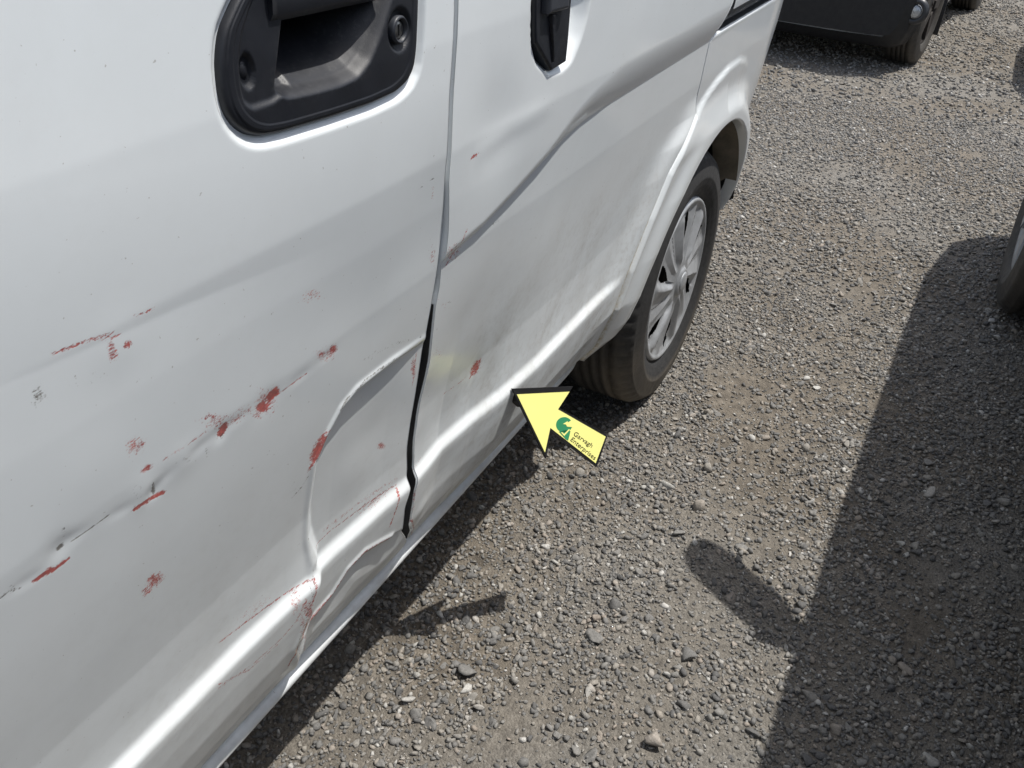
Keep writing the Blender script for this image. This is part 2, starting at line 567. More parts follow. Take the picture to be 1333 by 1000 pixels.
def lip(z):
    return np.interp(z, [.27, .30, .336, .364, .41, .49, .58, .70], [.098, .074, .046, .033, .021, .009, .0, -.005])


def swell(z):
    """how far out the flare stands along the door seam"""
    return np.interp(z, [.27, .29, .335, .418, .49, .577, .646, .70, .76], [.105, .095, .064, .036, .026, .016, .009, .001, -.006])


def quarter(X, z):
    """panel behind the sliding door: wheel-arch flare standing proud of the side"""
    r = np.hypot(X - WC[0], z - WC[1])
    b = base(X, z)
    d, t, sd = polydist(X, z, FLARE)
    ins = np.where(r < .40, .1, -sd)
    amp = .0065 * np.interp(t, [0, .75, .9, 1], [1, 1, .6, 0]) * sstep(.34, .16, X)
    up = b - amp * sstep(.0, .012, ins)
    tc = 0.5 * np.clip(X - .25, 0, 1) ** 2
    k = sstep(.44, .38, r)
    low = (swell(z) - .006 * sstep(0, .010, ins)) * (1 - k) + lip(z) * k + tc
    wlow = sstep(.74, .66, z) * np.where(X < 0, 1, sstep(.46, .38, r))
    return up * (1 - wlow) + np.minimum(low, up) * wlow


# ------------------------------------------------------------------ marks on the paint


def ell(X, z, px, py, rx, ry, wgt, rot=0):
    """soft patch given in image pixels round a point of the side"""
    c = P(px, py); ex = (P(px + 6, py) - c) / 6; ey = (P(px, py + 6) - c) / 6
    Mx = np.linalg.inv(np.array([ex, ey]).T)
    u = Mx[0, 0] * (X - c[0]) + Mx[0, 1] * (z - c[1]); v = Mx[1, 0] * (X - c[0]) + Mx[1, 1] * (z - c[1])
    cr, sr = math.cos(rot), math.sin(rot)
    u, v = (u * cr + v * sr) / rx, (-u * sr + v * cr) / ry
    return wgt * np.exp(-(u * u + v * v) ** 1.3)


def lin(X, z, pts, wd, wgt):
    d, t, s = polydist(X, z, PL(pts))
    return wgt * np.exp(-(d / wd) ** 2)


def marks_front(X, z):
    red = np.zeros(X.shape); gr = np.zeros(X.shape)
    for a in [(358, 515, 7, 13, 1.3, .6), (344, 531, 9, 9, 1.15, .3), (350, 524, 19, 24, .68), (338, 542, 8, 6, .7), (293, 561, 5, 13, 1.3, .5), (288, 550, 28, 15, .62), (275, 545, 12, 8, .6), (436, 456, 7, 9, .95, .4), (421, 463, 8, 8, .75), (426, 462, 20, 15, .55),
              (408, 384, 18, 10, .60), (398, 390, 12, 7, .5), (146, 458, 11, 22, .66), (166, 448, 8, 7, .85), (135, 440, 16, 8, .6), (176, 582, 20, 13, .68, -.4), (186, 578, 9, 4, .8, -.6), (208, 758, 16, 11, .85, -.6), (198, 772, 14, 8, .7, -.6), (421, 585, 8, 26, 1.0, .45),
              (508, 585, 7, 7, .75), (545, 482, 4, 18, .75), (193, 611, 12, 5, .9, -.6), (412, 800, 8, 18, .72), (398, 790, 8, 26, .6), (405, 820, 6, 22, .6), (68, 745, 14, 6, .8, -.5),
              (570, 335, 6, 20, .55), (560, 250, 10, 14, .5), (150, 437, 14, 3, .8, -.35), (312, 543, 40, 12, .55, -.6), (500, 660, 40, 10, .5, -.7), (345, 800, 34, 8, .5, -.7)]:
        red = np.maximum(red, ell(X, z, *a))
    for pts, wd, wg in [([(68, 461), (110, 445), (148, 432)], .0016, .85), ([(175, 412), (205, 400)], .0014, .8), ([(352, 522), (380, 503), (402, 487)], .0011, .9),
                        ([(178, 664), (197, 652), (216, 642)], .0024, 1.15), ([(47, 759), (62, 748), (75, 742), (92, 729)], .0020, 1.1), ([(434, 562), (420, 590), (409, 614)], .0030, .95),
                        ([(300, 845), (350, 806), (392, 773), (414, 758)], .0016, .88), ([(427, 722), (446, 702), (490, 665), (527, 636)], .0014, .85),
                        ([(412, 828), (450, 784), (470, 750), (490, 726), (519, 706)], .0045, .88), ([(300, 900), (340, 880), (375, 846)], .002, .7), ([(360, 918), (390, 870), (412, 826)], .003, .6),
                        ([(528, 640), (521, 690)], .003, .75), ([(215, 600), (290, 550)], .002, .6), ([(416, 757), (413, 800), (404, 836), (385, 872)], .0028, .8), ([(300, 905), (345, 872), (380, 838), (398, 815)], .0016, .75),
                        ([(408, 790), (398, 815)], .004, .7), ([(440, 700), (480, 664), (528, 628)], .006, .5), ([(544, 505), (548, 462)], .0018, .75), ([(425, 600), (432, 566)], .0035, .85)]:
        red = np.maximum(red, lin(X, z, pts, wd, wg))
    for a in [(50, 517, 17, 20, .74), (120, 495, 40, 14, .42, -.3), (203, 640, 4, 9, 1.1), (82, 714, 11, 4, 1.0, -.7), (85, 695, 8, 14, .55), (245, 600, 8, 6, .6), (272, 588, 6, 8, .6),
              (176, 546, 4, 3, .9), (290, 568, 7, 7, .8, .5), (15, 770, 24, 8, .55, -.5), (243, 425, 14, 10, .4), (180, 640, 14, 20, .45), (395, 640, 20, 14, .45)]:
        gr = np.maximum(gr, ell(X, z, *a))
    for pts, wd, wg in [([(410, 700), (416, 740), (414, 790), (398, 845), (378, 888)], .0011, .8), ([(448, 533), (432, 566), (416, 606)], .0012, .6), ([(97, 706), (120, 690), (145, 672)], .0011, 1.0), ([(0, 782), (16, 772), (34, 766)], .0013, .9), ([(388, 652), (400, 638), (408, 624)], .0014, .9),
                        ([(548, 452), (513, 470), (480, 494), (455, 520)], .0020, .85), ([(455, 520), (446, 535)], .002, 1.0), ([(540, 246), (570, 229)], .0007, 1.0), ([(478, 470), (520, 448), (552, 440)], .005, .55),
                        ([(409, 760), (410, 810), (395, 850)], .0012, .75), ([(205, 642), (202, 630)], .0016, 1.1), ([(446, 702), (490, 664), (527, 635)], .0012, .7), ([(230, 605), (246, 596)], .001, .8),
                        ([(556, 62), (558, 58)], .0012, 1.), ([(568, 310), (573, 280), (578, 240)], .0010, .45)]:
        gr = np.maximum(gr, lin(X, z, pts, wd, wg))
    dust = .34 * sstep(.74, .45, z) + .08 + .45 * sstep(.37, .30, z)
    rust = lin(X, z, [(378, 886), (395, 852), (411, 812)], .0015, .6)
    e = np.abs(X - XF(z)); rust = np.maximum(rust, .25 * np.exp(-(e / .0012) ** 2))
    return dict(red=red, grime=gr, dust=dust, rust=rust)


def marks_slide(X, z):
    red = np.zeros(X.shape); gr = np.zeros(X.shape)
    for a in [(628, 482, 6, 15, .95, .35), (548, 655, 6, 24, .55), (590, 328, 10, 16, .62, .6), (620, 203, 7, 3, .9, -.6), (556, 480, 5, 24, .4), (580, 400, 14, 18, .36), (575, 460, 16, 12, .4, -.7), (543, 676, 6, 10, .5)]:
        red = np.maximum(red, ell(X, z, *a))
    for pts, wd, wg in [([(552, 640), (545, 680), (533, 712)], .003, .7), ([(545, 628), (560, 600)], .002, .6), ([(634, 470), (622, 496)], .0022, 1.0), ([(590, 517), (604, 506), (616, 496)], .0012, .8), ([(608, 298), (590, 330), (578, 350)], .0024, .7), ([(614, 207), (625, 200)], .0012, 1.)]:
        red = np.maximum(red, lin(X, z, pts, wd, wg))
    for a in [(645, 290, 14, 4, .6, -.7), (697, 310, 4, 2, .7), (587, 394, 4, 2, .9), (604, 250, 4, 5, .5)]:
        gr = np.maximum(gr, ell(X, z, *a))
    for pts, wd, wg in [([(720, 136), (712, 143)], .0010, .8), ([(717, 138), (670, 165), (622, 202)], .0008, .35)]:
        gr = np.maximum(gr, lin(X, z, pts, wd, wg))
    dust = .85 * sstep(.80, .52, z) * sstep(-1.15, -.75, X) + .25 * sstep(.7, .5, z) + .10 + .5 * sstep(.36, .30, z)
    e = XR(z) - X
    rust = np.exp(-(e / .008) ** 2) * sstep(.68, .50, z) * 1.0 + .5 * np.exp(-((X + .395) ** 2 + (z - .31) ** 2) / .02 ** 2)
    return dict(red=red, grime=gr, dust=np.clip(dust, 0, 1), rust=np.clip(rust, 0, 1))


# ------------------------------------------------------------------ the van
VAN = thing('van', 'dented white delivery van with red scrape marks along its doors', 'van')


def zbot(X):
    return np.full_like(X, .292)


def panel(name, xs_fn, zs, nu, surf, marks, parent, flange=.022, x_edges=(True, True), ugrade=None, hole=None):
    """dense panel between two edge curves; edges are folded inwards"""
    u = np.linspace(0, 1, nu) if ugrade is None else ugrade
    Z, Uu = np.meshgrid(zs, u, indexing='ij')
    x0, x1 = xs_fn(zs)
    X = x0[:, None] + (x1 - x0)[:, None] * Uu
    Y = surf(X, Z)
    # rolled edges: the last rows curl inwards
    ml = marks(X.ravel(), Z.ravel())
    cols = [np.stack([X, Y, Z], -1)]
    A = cols[0]
    nz, nx = Z.shape
    idx = np.arange(nz * nx).reshape(nz, nx)
    V = [A.reshape(-1, 3)]; F = [np.stack([idx[:-1, :-1], idx[:-1, 1:], idx[1:, 1:], idx[1:, :-1]], -1).reshape(-1, 4)]
    if hole is not None:
        ctr = A.reshape(-1, 3)[F[0]].mean(1)
        keep = np.ones(len(F[0]), bool)
        m = (ctr[:, 0] > hole[:, 0].min()) & (ctr[:, 0] < hole[:, 0].max()) & (ctr[:, 2] > hole[:, 1].min()) & (ctr[:, 2] < hole[:, 1].max())
        _, dd = inpoly_soft(ctr[m, 0], ctr[m, 2], hole, .004)
        keep[np.where(m)[0]] = dd < .008
        F[0] = F[0][keep]
    attrs = {k: [v] for k, v in ml.items()}
    off = nz * nx

    def fold(line_idx, dirx, dirz, flip):
        nonlocal off
        src = A.reshape(-1, 3)[line_idx]
        prev = line_idx
        for k, (o, dp) in enumerate(((.0012, .0012), (.0018, .004), (.0018, flange))):
            nv = src + np.array([dirx * o, dp, dirz * o])
            ids = np.arange(off, off + len(line_idx)); off += len(line_idx)
            V.append(nv)
            q = np.stack([prev[:-1], ids[:-1], ids[1:], prev[1:]], -1)
            F.append(q if flip else q[:, ::-1])
            for kk in attrs:
                attrs[kk].append(ml[kk][line_idx] * (1 if k == 0 else .4))
            prev = ids
    if x_edges[0]:
        fold(idx[:, 0], -1, 0, True)
    if x_edges[1]:
        fold(idx[:, -1], 1, 0, False)
    fold(idx[0, :], 0, -1, False)
    fold(idx[-1, :], 0, 1, True)
    return add(name, np.concatenate(V), np.concatenate(F), M['paint'], parent, True, {k: np.concatenate(v) for k, v in attrs.items()})


ZT = 1.20
zs_f = np.linspace(.288, ZT, 520)
ug = np.r_[np.linspace(0, .42, 24, endpoint=False), np.linspace(.42, 1, 330)]
fd = panel('front_door', lambda z: (np.full_like(z, -2.06), XF(z)), zs_f, 0, side_front, marks_front, VAN, ugrade=ug, hole=OB)
zs_s = np.linspace(.288, ZT, 430)
us = np.linspace(0, 1, 330) ** 1.25
sd_ = panel('sliding_door', lambda z: (XS(z), XR(z) - .003), zs_s, 0, side_slide_full, marks_slide, VAN, ugrade=us)
fd['label'] = 'creased front door with red scrapes'; sd_['label'] = 'dented sliding door behind the front door'

# door pillar behind the gap: dark
zz = np.linspace(.27, ZT, 60)
xc = XF(zz)
V = np.concatenate([np.stack([xc - .06, base(xc, zz) + .055, zz], -1), np.stack([xc + .08, base(xc, zz) + .055, zz], -1)])
add('door_pillar', V, [(i, 60 + i, 61 + i, i + 1) for i in range(59)], M['dark'], VAN)
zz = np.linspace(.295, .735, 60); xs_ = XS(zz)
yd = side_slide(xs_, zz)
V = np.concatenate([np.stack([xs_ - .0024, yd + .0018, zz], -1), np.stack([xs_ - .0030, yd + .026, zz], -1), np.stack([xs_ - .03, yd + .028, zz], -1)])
add('gap_shade_strip', V, [(i, i + 1, 61 + i, 60 + i) for i in range(59)] + [(60 + i, 61 + i, 121 + i, 120 + i) for i in range(59)], M['dark'], VAN)  # added black strip: shade of the lower gap painted over the door flange
# weather strip seen in the upper gap
zz = np.linspace(.78, ZT, 40); xc = (XF(zz) + XS(zz)) / 2
ym = np.maximum(side_front(XF(zz), zz), side_slide(XS(zz), zz)) + .0045
V = np.concatenate([np.stack([xc - .008, ym, zz], -1), np.stack([xc + .008, ym, zz], -1)])
add('weather_strip', V, [(i, 40 + i, 41 + i, i + 1) for i in range(39)], M['seam'], VAN)

# sill
SP = np.array([(.150, .2865), (.118, .2858), (.112, .2848), (.1060, .2825), (.1030, .2790), (.1020, .2745), (.1035, .2695), (.107, .265), (.15, .260), (.40, .256)])
xs = np.r_[np.linspace(-2.2, -.45, 60), np.linspace(-.44, -.365, 12)]
V = np.array([(x, y + .02 * max(0, (x + .45) / .085) ** 2, z) for x in xs for (y, z) in SP])
sill = add('sill', V, grid_faces(len(xs), len(SP)), M['paint'], VAN, True,
           dict(dust=np.full(len(V), .7), rust=np.zeros(len(V)), red=np.zeros(len(V)), grime=np.zeros(len(V))))

# rear quarter panel round the wheel arch (polar sheet)
def polar_panel(name, c, ra, poly, surf, nth, nr, a0, a1, parent, marks=None):
    th = np.linspace(a0, a1, nth)
    poly = np.array(poly)
    out = np.zeros(nth)
    for i, t in enumerate(th):
        d = np.array([math.cos(t), math.sin(t)]); best = ra * 1.02
        hits = []
        for k in range(len(poly) - 1):
            a, b = poly[k] - c, poly[k + 1] - c
            e = b - a; den = d[0] * e[1] - d[1] * e[0]
            if abs(den) < 1e-9:
                continue
            s = (a[0] * e[1] - a[1] * e[0]) / den; u = (a[0] * d[1] - a[1] * d[0]) / den
            if s > 0 and -1e-6 <= u <= 1 + 1e-6:
                hits.append(s)
        out[i] = max(min(hits) if hits else best, ra + .004)
    s = np.linspace(0, 1, nr) ** 1.3
    ra = ra - .013 * sstep(math.radians(140), math.radians(178), th) * (nth > 300)
    Rr = ra[:, None] + (out - ra)[:, None] * s
    X = c[0] + np.cos(th)[:, None] * Rr; Z = c[1] + np.sin(th)[:, None] * Rr
    Y = surf(X, Z)
    A = np.stack([X, Y, Z], -1)
    # inner return of the arch lip
    ri = []
    for dr, dy in ((-.0025, .001), (-.0045, .005), (-.005, .03)):
        xx = c[0] + np.cos(th) * (ra + dr); z2 = c[1] + np.sin(th) * (ra + dr)
        ri.insert(0, np.stack([xx, Y[:, 0] + dy, z2], -1))
    ro = []
    for dr, dy in ((.0008, .001), (.0015, .004), (.0015, .022)):
        xx = c[0] + np.cos(th) * (out + dr); z2 = c[1] + np.sin(th) * (out + dr)
        ro.append(np.stack([xx, Y[:, -1] + dy, z2], -1))
    A = np.concatenate([np.stack(ri, 1), A, np.stack(ro, 1)], 1)
    V = A.reshape(-1, 3)
    mk = marks(V[:, 0], V[:, 2]) if marks else None
    return add(name, V, grid_faces(nth, A.shape[1], True), M['paint'], parent, True, mk)


def marks_q(X, z):
    o = np.zeros(X.shape)
    e = X - XR(z)
    rust = np.exp(-(np.clip(e, 0, 1) / .006) ** 2) * sstep(.58, .36, z) * (X < 0) * .8
    r = np.hypot(X - WC[0], z - WC[1])
    return dict(red=o, grime=o, rust=np.clip(rust, 0, 1), dust=np.clip(.25 * sstep(.7, .4, z) + .6 * sstep(.372, .366, r) * sstep(.45, .33, z), 0, 1))


qpoly = [(-.385, .262), (-.408, .28)] + [(x + (.002 if z < .73 else -.0015), z) for z, x in SEAM[1:11]] + [(-.2, .8555), (.68, .8555), (.68, .47), (.46, .44), (.385, .36), (.375, .25)]
polar_panel('quarter_panel', WC, RA, qpoly, quarter, 420, 46, math.radians(183.2), math.radians(4), VAN, marks_q)
# upper rear panel above the slide rail
xs = np.linspace(-.147, .70, 60); zs = np.linspace(.892, ZT, 30)
Xg, Zg = np.meshgrid(xs, zs, indexing='ij')
V = np.stack([Xg, base(Xg, Zg), Zg], -1).reshape(-1, 3)
add('upper_quarter_panel', V, grid_faces(60, 30), M['paint'], VAN, True, {k: np.zeros(len(V)) + (.1 if k == 'dust' else 0) for k in ('red', 'grime', 'dust', 'rust')})
# slide rail: dark channel with a bright lower lip
xs = np.linspace(-.215, .60, 50)
rp = [(-.0015, .8553), (.004, .8570), (.018, .858), (.02, .868), (.010, .8685), (.010, .878), (.022, .879), (.022, .894)]
V = np.array([(x, base(np.array(x), np.array(.85)) + dy, z) for x in xs for dy, z in rp])
add('slide_rail', V, grid_faces(50, len(rp)), M['trim'], VAN, False)

# dirt packed into the door seam
zz = np.linspace(.288, .66, 80); xr_ = XR(zz)
yq = np.minimum(swell(zz), base(xr_, zz)) + .0025
V = np.concatenate([np.stack([xr_ - .0045, yq + .001, zz], -1), np.stack([xr_ + .0035, yq, zz], -1)])
add('seam_dirt', V, [(i, i + 1, 81 + i, 80 + i) for i in range(79)], M['seamdirt'], VAN)

# wheel housing
th = np.linspace(math.radians(176), math.radians(-10), 60)
ys = np.linspace(.03, .30, 12)
V = np.array([(WC[0] + math.cos(t) * .372, y + (0.03 if math.sin(t) < .2 else 0), WC[1] + math.sin(t) * .372) for t in th for y in ys])
add('wheel_arch_liner', V, grid_faces(60, 12, True), M['dark'], VAN)
V = [(0, .30, .29)] + [(math.cos(t) * .385, .30, .29 + math.sin(t) * .385) for t in np.linspace(0, 2 * np.pi, 48, endpoint=False)]
add('wheel_arch_back', V, [(0, 1 + i, 1 + (i + 1) % 48) for i in range(48)], M['dark'], VAN)
th = np.linspace(math.radians(78), math.radians(22), 24)
V = np.array([(math.cos(t) * (.361 - .012 * k), .022 + .5 * max(0, math.cos(t) * .36 - .25) ** 2 + y, .29 + math.sin(t) * (.361 - .012 * k)) for t in th for (y, k) in ((.0, 0), (.028, 0), (.034, .9), (.06, 1.))])
add('arch_lip_flange', V, grid_faces(24, 4, True), M['liner'], VAN)

# rear bumper: painted corner and dark lower half
xs = np.linspace(.375, .70, 26); zs = np.linspace(.245, .468, 14)
Xg, Zg = np.meshgrid(xs, zs, indexing='ij')
Yb = base(Xg, np.full_like(Xg, .60)) + .004 + .07 * np.clip((.40 - Zg) / .15, 0, 1) ** 1.5 
V = np.stack([Xg, Yb, Zg], -1).reshape(-1, 3)
rb = add('rear_bumper', V, grid_faces(26, 14), M['trim'], VAN)
box('rear_bumper_beam', (.66, .76, .12, 1.58, .27, .50), M['trim'], VAN, .02)


def wheel(parent, c, outer, width, r, rim_r, mat_cap, detail=True, name='wheel', mudfn=None):
    """wheel whose outer face looks to -Y, axle along Y"""
    w_ = bpy.data.objects.new(name, None); C.objects.link(w_); w_.parent = parent; w_.empty_display_size = .05
    y0 = outer
    prof = [(rim_r - .012, y0 + .030), (rim_r + .002, y0 + .016), (rim_r + .010, y0 + .010), (rim_r + .016, y0 + .0085), (rim_r + .020, y0 + .0065), (rim_r + .030, y0 + .0025),
            (rim_r + .040, y0 + .001), (rim_r + .043, y0 - .0002), (rim_r + .046, y0 + .001), (r - .035, y0 + .003), (r - .024, y0 + .0085), (r - .021, y0 + .0085), (r - .014, y0 + .016), (r - .007, y0 + .026), (r - .003, y0 + .034)]
    # tread with circumferential grooves
    tw0, tw1 = y0 + .036, y0 + width - .036
    gs = np.linspace(tw0, tw1, 6)[1:-1]
    prof.append((r - .001, tw0))
    for g in gs:
        for dy, dr in ((-.0045, 0), (-.0035, -.007), (.0035, -.007), (.0045, 0)):
            prof.append((r + dr, g + dy))
    prof += [(r - .001, tw1), (r - .007, y0 + width - .026), (r - .035, y0 + width), (rim_r, y0 + width - .02)]
    prof = np.array(prof)
    n = 240 if detail else 64
    a = np.linspace(0, 2 * np.pi, n, endpoint=False)
    Rr = np.tile(prof[:, 0], (n, 1)); Yy = np.tile(prof[:, 1], (n, 1))
    if detail:   # shoulder sipes
        cut = (np.arange(n) % 4 == 0)
        for k in range(12, 17):
            Rr[cut, k] -= .0035
        for k in (-5, -4, -3):
            Rr[cut, k] -= .003
    V = np.stack([np.cos(a)[:, None] * Rr + c[0], Yy, np.sin(a)[:, None] * Rr + c[1]], -1).reshape(-1, 3)
    rr = np.hypot(V[:, 0] - c[0], V[:, 2] - c[1])
    mud = mudfn(V, rr) if mudfn else np.full(len(V), .3)
    add('tyre', V, grid_faces(n, len(prof), False, True), M['rubber'], w_, True, dict(mud=mud))
    if mat_cap is None:
        return w_
    if not detail:
        lathe('rim', [(0, y0 + .028), (.05, y0 + .022), (rim_r - .03, y0 + .035), (rim_r - .008, y0 + .018), (rim_r + .002, y0 + .016), (rim_r + .002, y0 + .05)], mat_cap, w_, n=40, c=(c[0], 0, c[1]))
        for k in range(5):
            t0 = k * 2 * math.pi / 5
            vv = []
            for rr_, hw in ((.045, .022), (rim_r - .015, .030)):
                for s in (-1, 1):
                    for yy in (y0 + .012, y0 + .034):
                        vv.append((c[0] + math.cos(t0) * rr_ - math.sin(t0) * s * hw, yy, c[1] + math.sin(t0) * rr_ + math.cos(t0) * s * hw))
            add('spoke', vv, [(0, 2, 6, 4), (0, 4, 5, 1), (2, 3, 7, 6), (4, 6, 7, 5), (0, 1, 3, 2), (1, 5, 7, 3)], mat_cap, w_, False)
        return w_
    # dark steel wheel behind the cover
    lathe('steel_wheel', [(0, y0 + .05), (.07, y0 + .048), (.10, y0 + .062), (rim_r - .03, y0 + .060), (rim_r - .004, y0 + .026), (rim_r + .003, y0 + .016), (rim_r + .002, y0 + .05)], M['wheelsteel'], w_, n=96, c=(c[0], 0, c[1]))
    # cover: polar height field with six faceted spokes and slots cut out
    na, nr = 420, 64
    ra = np.linspace(.0, rim_r + .001, nr); aa = np.linspace(0, 2 * np.pi, na, endpoint=False)
    Aa, Rr = np.meshgrid(aa, ra, indexing='ij')
    ph = np.radians(95)
    sector = 2 * np.pi / 6
    tw = .55 * (Rr - .10)                                   # slight twist of the spokes
    lt = ((Aa - ph + tw * 2 + sector / 2) % sector) / sector - .5    # 0 at slot centre
    h = .010 * np.cos(np.clip(Rr / rim_r, 0, 1) * 1.5)         # gentle dome
    facet = np.where(lt > 0, (.5 - lt) * 2, (lt + .5) * 2)  # 1 at the slot, 0 mid spoke
    inr = sstep(.045, .075, Rr) * sstep(rim_r - .012, rim_r - .03, Rr)
    ridge = np.where(lt > 0, np.clip(1 - np.abs(lt - .22) / .22, 0, 1) * 1.0, np.clip(1 - np.abs(lt + .34) / .14, 0, 1) * .5)
    h = h + inr * (.010 * ridge - .005)
    step = sstep(.02, .05, lt) * sstep(.20, .10, lt)
    h = h - inr * .006 * step
    h = h + .004 * sstep(rim_r - .016, rim_r - .010, Rr) - .010 * sstep(rim_r - .006, rim_r + .001, Rr)
    h = h + .006 * sstep(.036, .030, Rr)
    Y = y0 + .016 - h
    V = np.stack([c[0] + np.cos(Aa) * Rr, Y, c[1] + np.sin(Aa) * Rr], -1).reshape(-1, 3)
    F = grid_faces(na, nr, False, True)
    cl = np.stack([np.broadcast_to((lt + 0), Rr.shape).ravel()[F].mean(1), Rr.ravel()[F].mean(1)], -1)
    wdt = .115 * (1 - ((cl[:, 1] - .130) / .042) ** 2)
    slot = (np.abs(cl[:, 0] + .02 + .8 * (cl[:, 1] - .133)) < wdt) & (np.abs(cl[:, 1] - .130) < .042)
    add('hubcap', V, F[~slot], mat_cap, w_, True)
    lathe('hub_badge', [(0, y0 - .004), (.020, y0 - .0035), (.024, y0 - .001), (.025, y0 + .004)], mat_cap, w_, n=40, c=(c[0], 0, c[1]))
    return w_


def mud_van(V, rr):
    tread = sstep(.285, .292, rr)
    side = sstep(.22, .24, rr)
    low = sstep(.35, .05, V[:, 2])
    return np.clip(.02 + side * (.02 + .80 * low) + tread * (.05 + .4 * low), 0, 1) * (V[:, 1] < .1) + .3 * (V[:, 1] >= .1)


wheel(VAN, (0, .29), .030, .185, .297, .192, M['silver'], True, mudfn=mud_van)
wheel(VAN, (-2.725, .29), .030, .185, .297, .192, M['silver'], True, mudfn=mud_van)
for xx in (0, -2.725):   # far side wheels
    wh = wheel(VAN, (xx, .29), 1.45, .185, .297, .192, None, False)

# --- shell: roof, far side, nose and tail of the van
SX = [(-3.62, .42, .86, .25), (-3.55, .28, .95, .17), (-3.3, .26, 1.05, .07), (-2.95, .26, 1.14, .03), (-2.80, .26, 1.20, .025), (-2.45, .26, 1.52, .02), (-2.15, .26, 1.76, .02), (-1.8, .27, 1.83, .02),
      (-1.0, .27, 1.85, .02), (0.0, .27, 1.85, .02), (.50, .27, 1.83, .04), (.68, .28, 1.76, .10), (.735, .30, 1.60, .16)]


def shell_ring(X, zlow, ztop, inset, nz=22):
    pts = []
    zb = np.linspace(zlow, max(ztop - .10, zlow + .2), nz)
    for z in zb:
        yy = float(base(np.array(X), np.array(max(z, .3)))) if X > -2.6 else float(base(np.array(-2.6), np.array(max(z, .3)))) + inset
        if -2.66 < X < .71 and z < 1.19:
            yy = max(yy, 0) + (.14 if z > .32 else .2)
            if abs(X) < .45 and z < .70:
                yy = .32
        elif X <= -2.66 and abs(X + 2.725) < .42 and z < .68:
            yy = .32
        elif X > .6:
            yy = max(yy, inset)
        pts.append((yy, z))
    y1, z1 = pts[-1]
    for a in (.35, .7, 1.0):
        pts.append((y1 + .12 * (1 - math.cos(a * 1.57)), z1 + (ztop - z1) * math.sin(a * 1.57)))
    return pts + [(1.69 - y, z) for y, z in pts[::-1]]


xs_d = []
for i in range(len(SX) - 1):
    k = max(2, int((SX[i + 1][0] - SX[i][0]) / .06))
    for j in range(k):
        xs_d.append(SX[i][0] + (SX[i + 1][0] - SX[i][0]) * j / k)
xs_d.append(SX[-1][0])
arr = np.array(SX)
rings = [shell_ring(x, *[float(np.interp(x, arr[:, 0], arr[:, k])) for k in (1, 2, 3)]) for x in xs_d]
nr_ = len(rings[0])
V = np.array([(x, y, z) for x, r_ in zip(xs_d, rings) for y, z in r_])
F = grid_faces(len(xs_d), nr_, True).tolist() + [list(range(nr_)), list(range((len(xs_d) - 1) * nr_, len(xs_d) * nr_))[::-1]]
F += [((i + 1) * nr_, (i + 2) * nr_ - 1, (i + 1) * nr_ - 1, i * nr_)[::-1] for i in range(len(xs_d) - 1)]
shell = add('body_shell', V, F, M['paint'], VAN, False, {k: np.zeros(len(V)) for k in ('red', 'grime', 'dust', 'rust')})


def sheet(name, pts, mat, parent, n=12):
    """bilinear sheet between four corners"""
    p = [np.array(q, float) for q in pts]
    V = [(p[0] * (1 - u) * (1 - v) + p[1] * u * (1 - v) + p[2] * u * v + p[3] * (1 - u) * v) for u in np.linspace(0, 1, n) for v in np.linspace(0, 1, n)]
    return add(name, np.array(V), grid_faces(n, n), mat, parent)


sheet('side_window', [(-2.02, .024, 1.235), (-1.14, .014, 1.235), (-1.18, .108, 1.66), (-1.92, .108, 1.66)], M['glass'], fd)
sheet('windscreen', [(-2.76, .16, 1.245), (-2.76, 1.53, 1.245), (-2.24, 1.44, 1.70), (-2.24, .25, 1.70)], M['glass'], VAN)
bh = [(-3.60, .30, .70), (-3.60, .52, .70), (-3.50, .50, .90), (-3.38, .22, .94)]
sheet('headlight', bh, M['lens'], VAN); sheet('headlight', [(x, 1.69 - y, z) for x, y, z in bh], M['lens'], VAN)
for s in (0, 1):
    yy = (.16, .30) if s == 0 else (1.39, 1.53)
    box('tail_light', (.715, .745, yy[0], yy[1], .95, 1.35), M['red_lens'], VAN, .008)

# front fender of the near side
fpoly = [(-3.10, .30), (-3.10, .42), (-3.45, .44), (-3.45, .98), (-2.068, ZT), (-2.068, .292), (-2.3, .292)]
polar_panel('front_fender', np.array([-2.725, .29]), RA, fpoly, base, 200, 12, math.radians(180), math.radians(0), VAN,
            lambda X, z: {k: np.zeros(X.shape) for k in ('red', 'grime', 'dust', 'rust')})

# --- front door handle: bezel with finger cup, pull, lock, plug
hc = np.array([-1.238, 1.04])


CUP = PL([(352, 118), (365, 131), (400, 124), (440, 113), (462, 102), (478, 80), (490, 50), (500, 20), (506, 0)], lambda X, z: base_front(X, z) + .005)
CUP = resample_closed(np.vstack([CUP, [(-1.154, 1.055), (-1.165, 1.08), (-1.275, 1.08), (-1.282, 1.05)]]), 160, 3)
PLATE = PL([(306, 40), (302, 75), (303, 110), (309, 135), (322, 144), (352, 134), (358, 128)], lambda X, z: base_front(X, z) + .005)
PLATE = resample_closed(np.vstack([PLATE, [(-1.275, 1.00), (-1.275, 1.082), (-1.292, 1.078), (-1.306, 1.066)]]), 120, 2)
LK = P(514, 38, lambda X, z: base_front(X, z) + .005); PG = P(319, 93, lambda X, z: base_front(X, z) + .005)


def bez(X, z):
    y = base_front(X, z) + .0005
    m, d = inpoly_soft(X, z, PLATE, .004)
    y = y + .0028 * m
    m2, d2 = inpoly_soft(X, z, CUP, .008)
    fl = np.clip(d2 / .045, 0, 1)
    y = y + m2 * (.006 + .046 * sstep(0, 1, fl))
    rl = np.hypot(X - LK[0], z - LK[1])
    y = y + .004 * sstep(.0165, .0125, rl)
    rpz = np.hypot((X - PG[0]) / .0062, (z - PG[1]) / .0095)
    y = y + .0035 * sstep(1.15, .95, rpz)
    return y


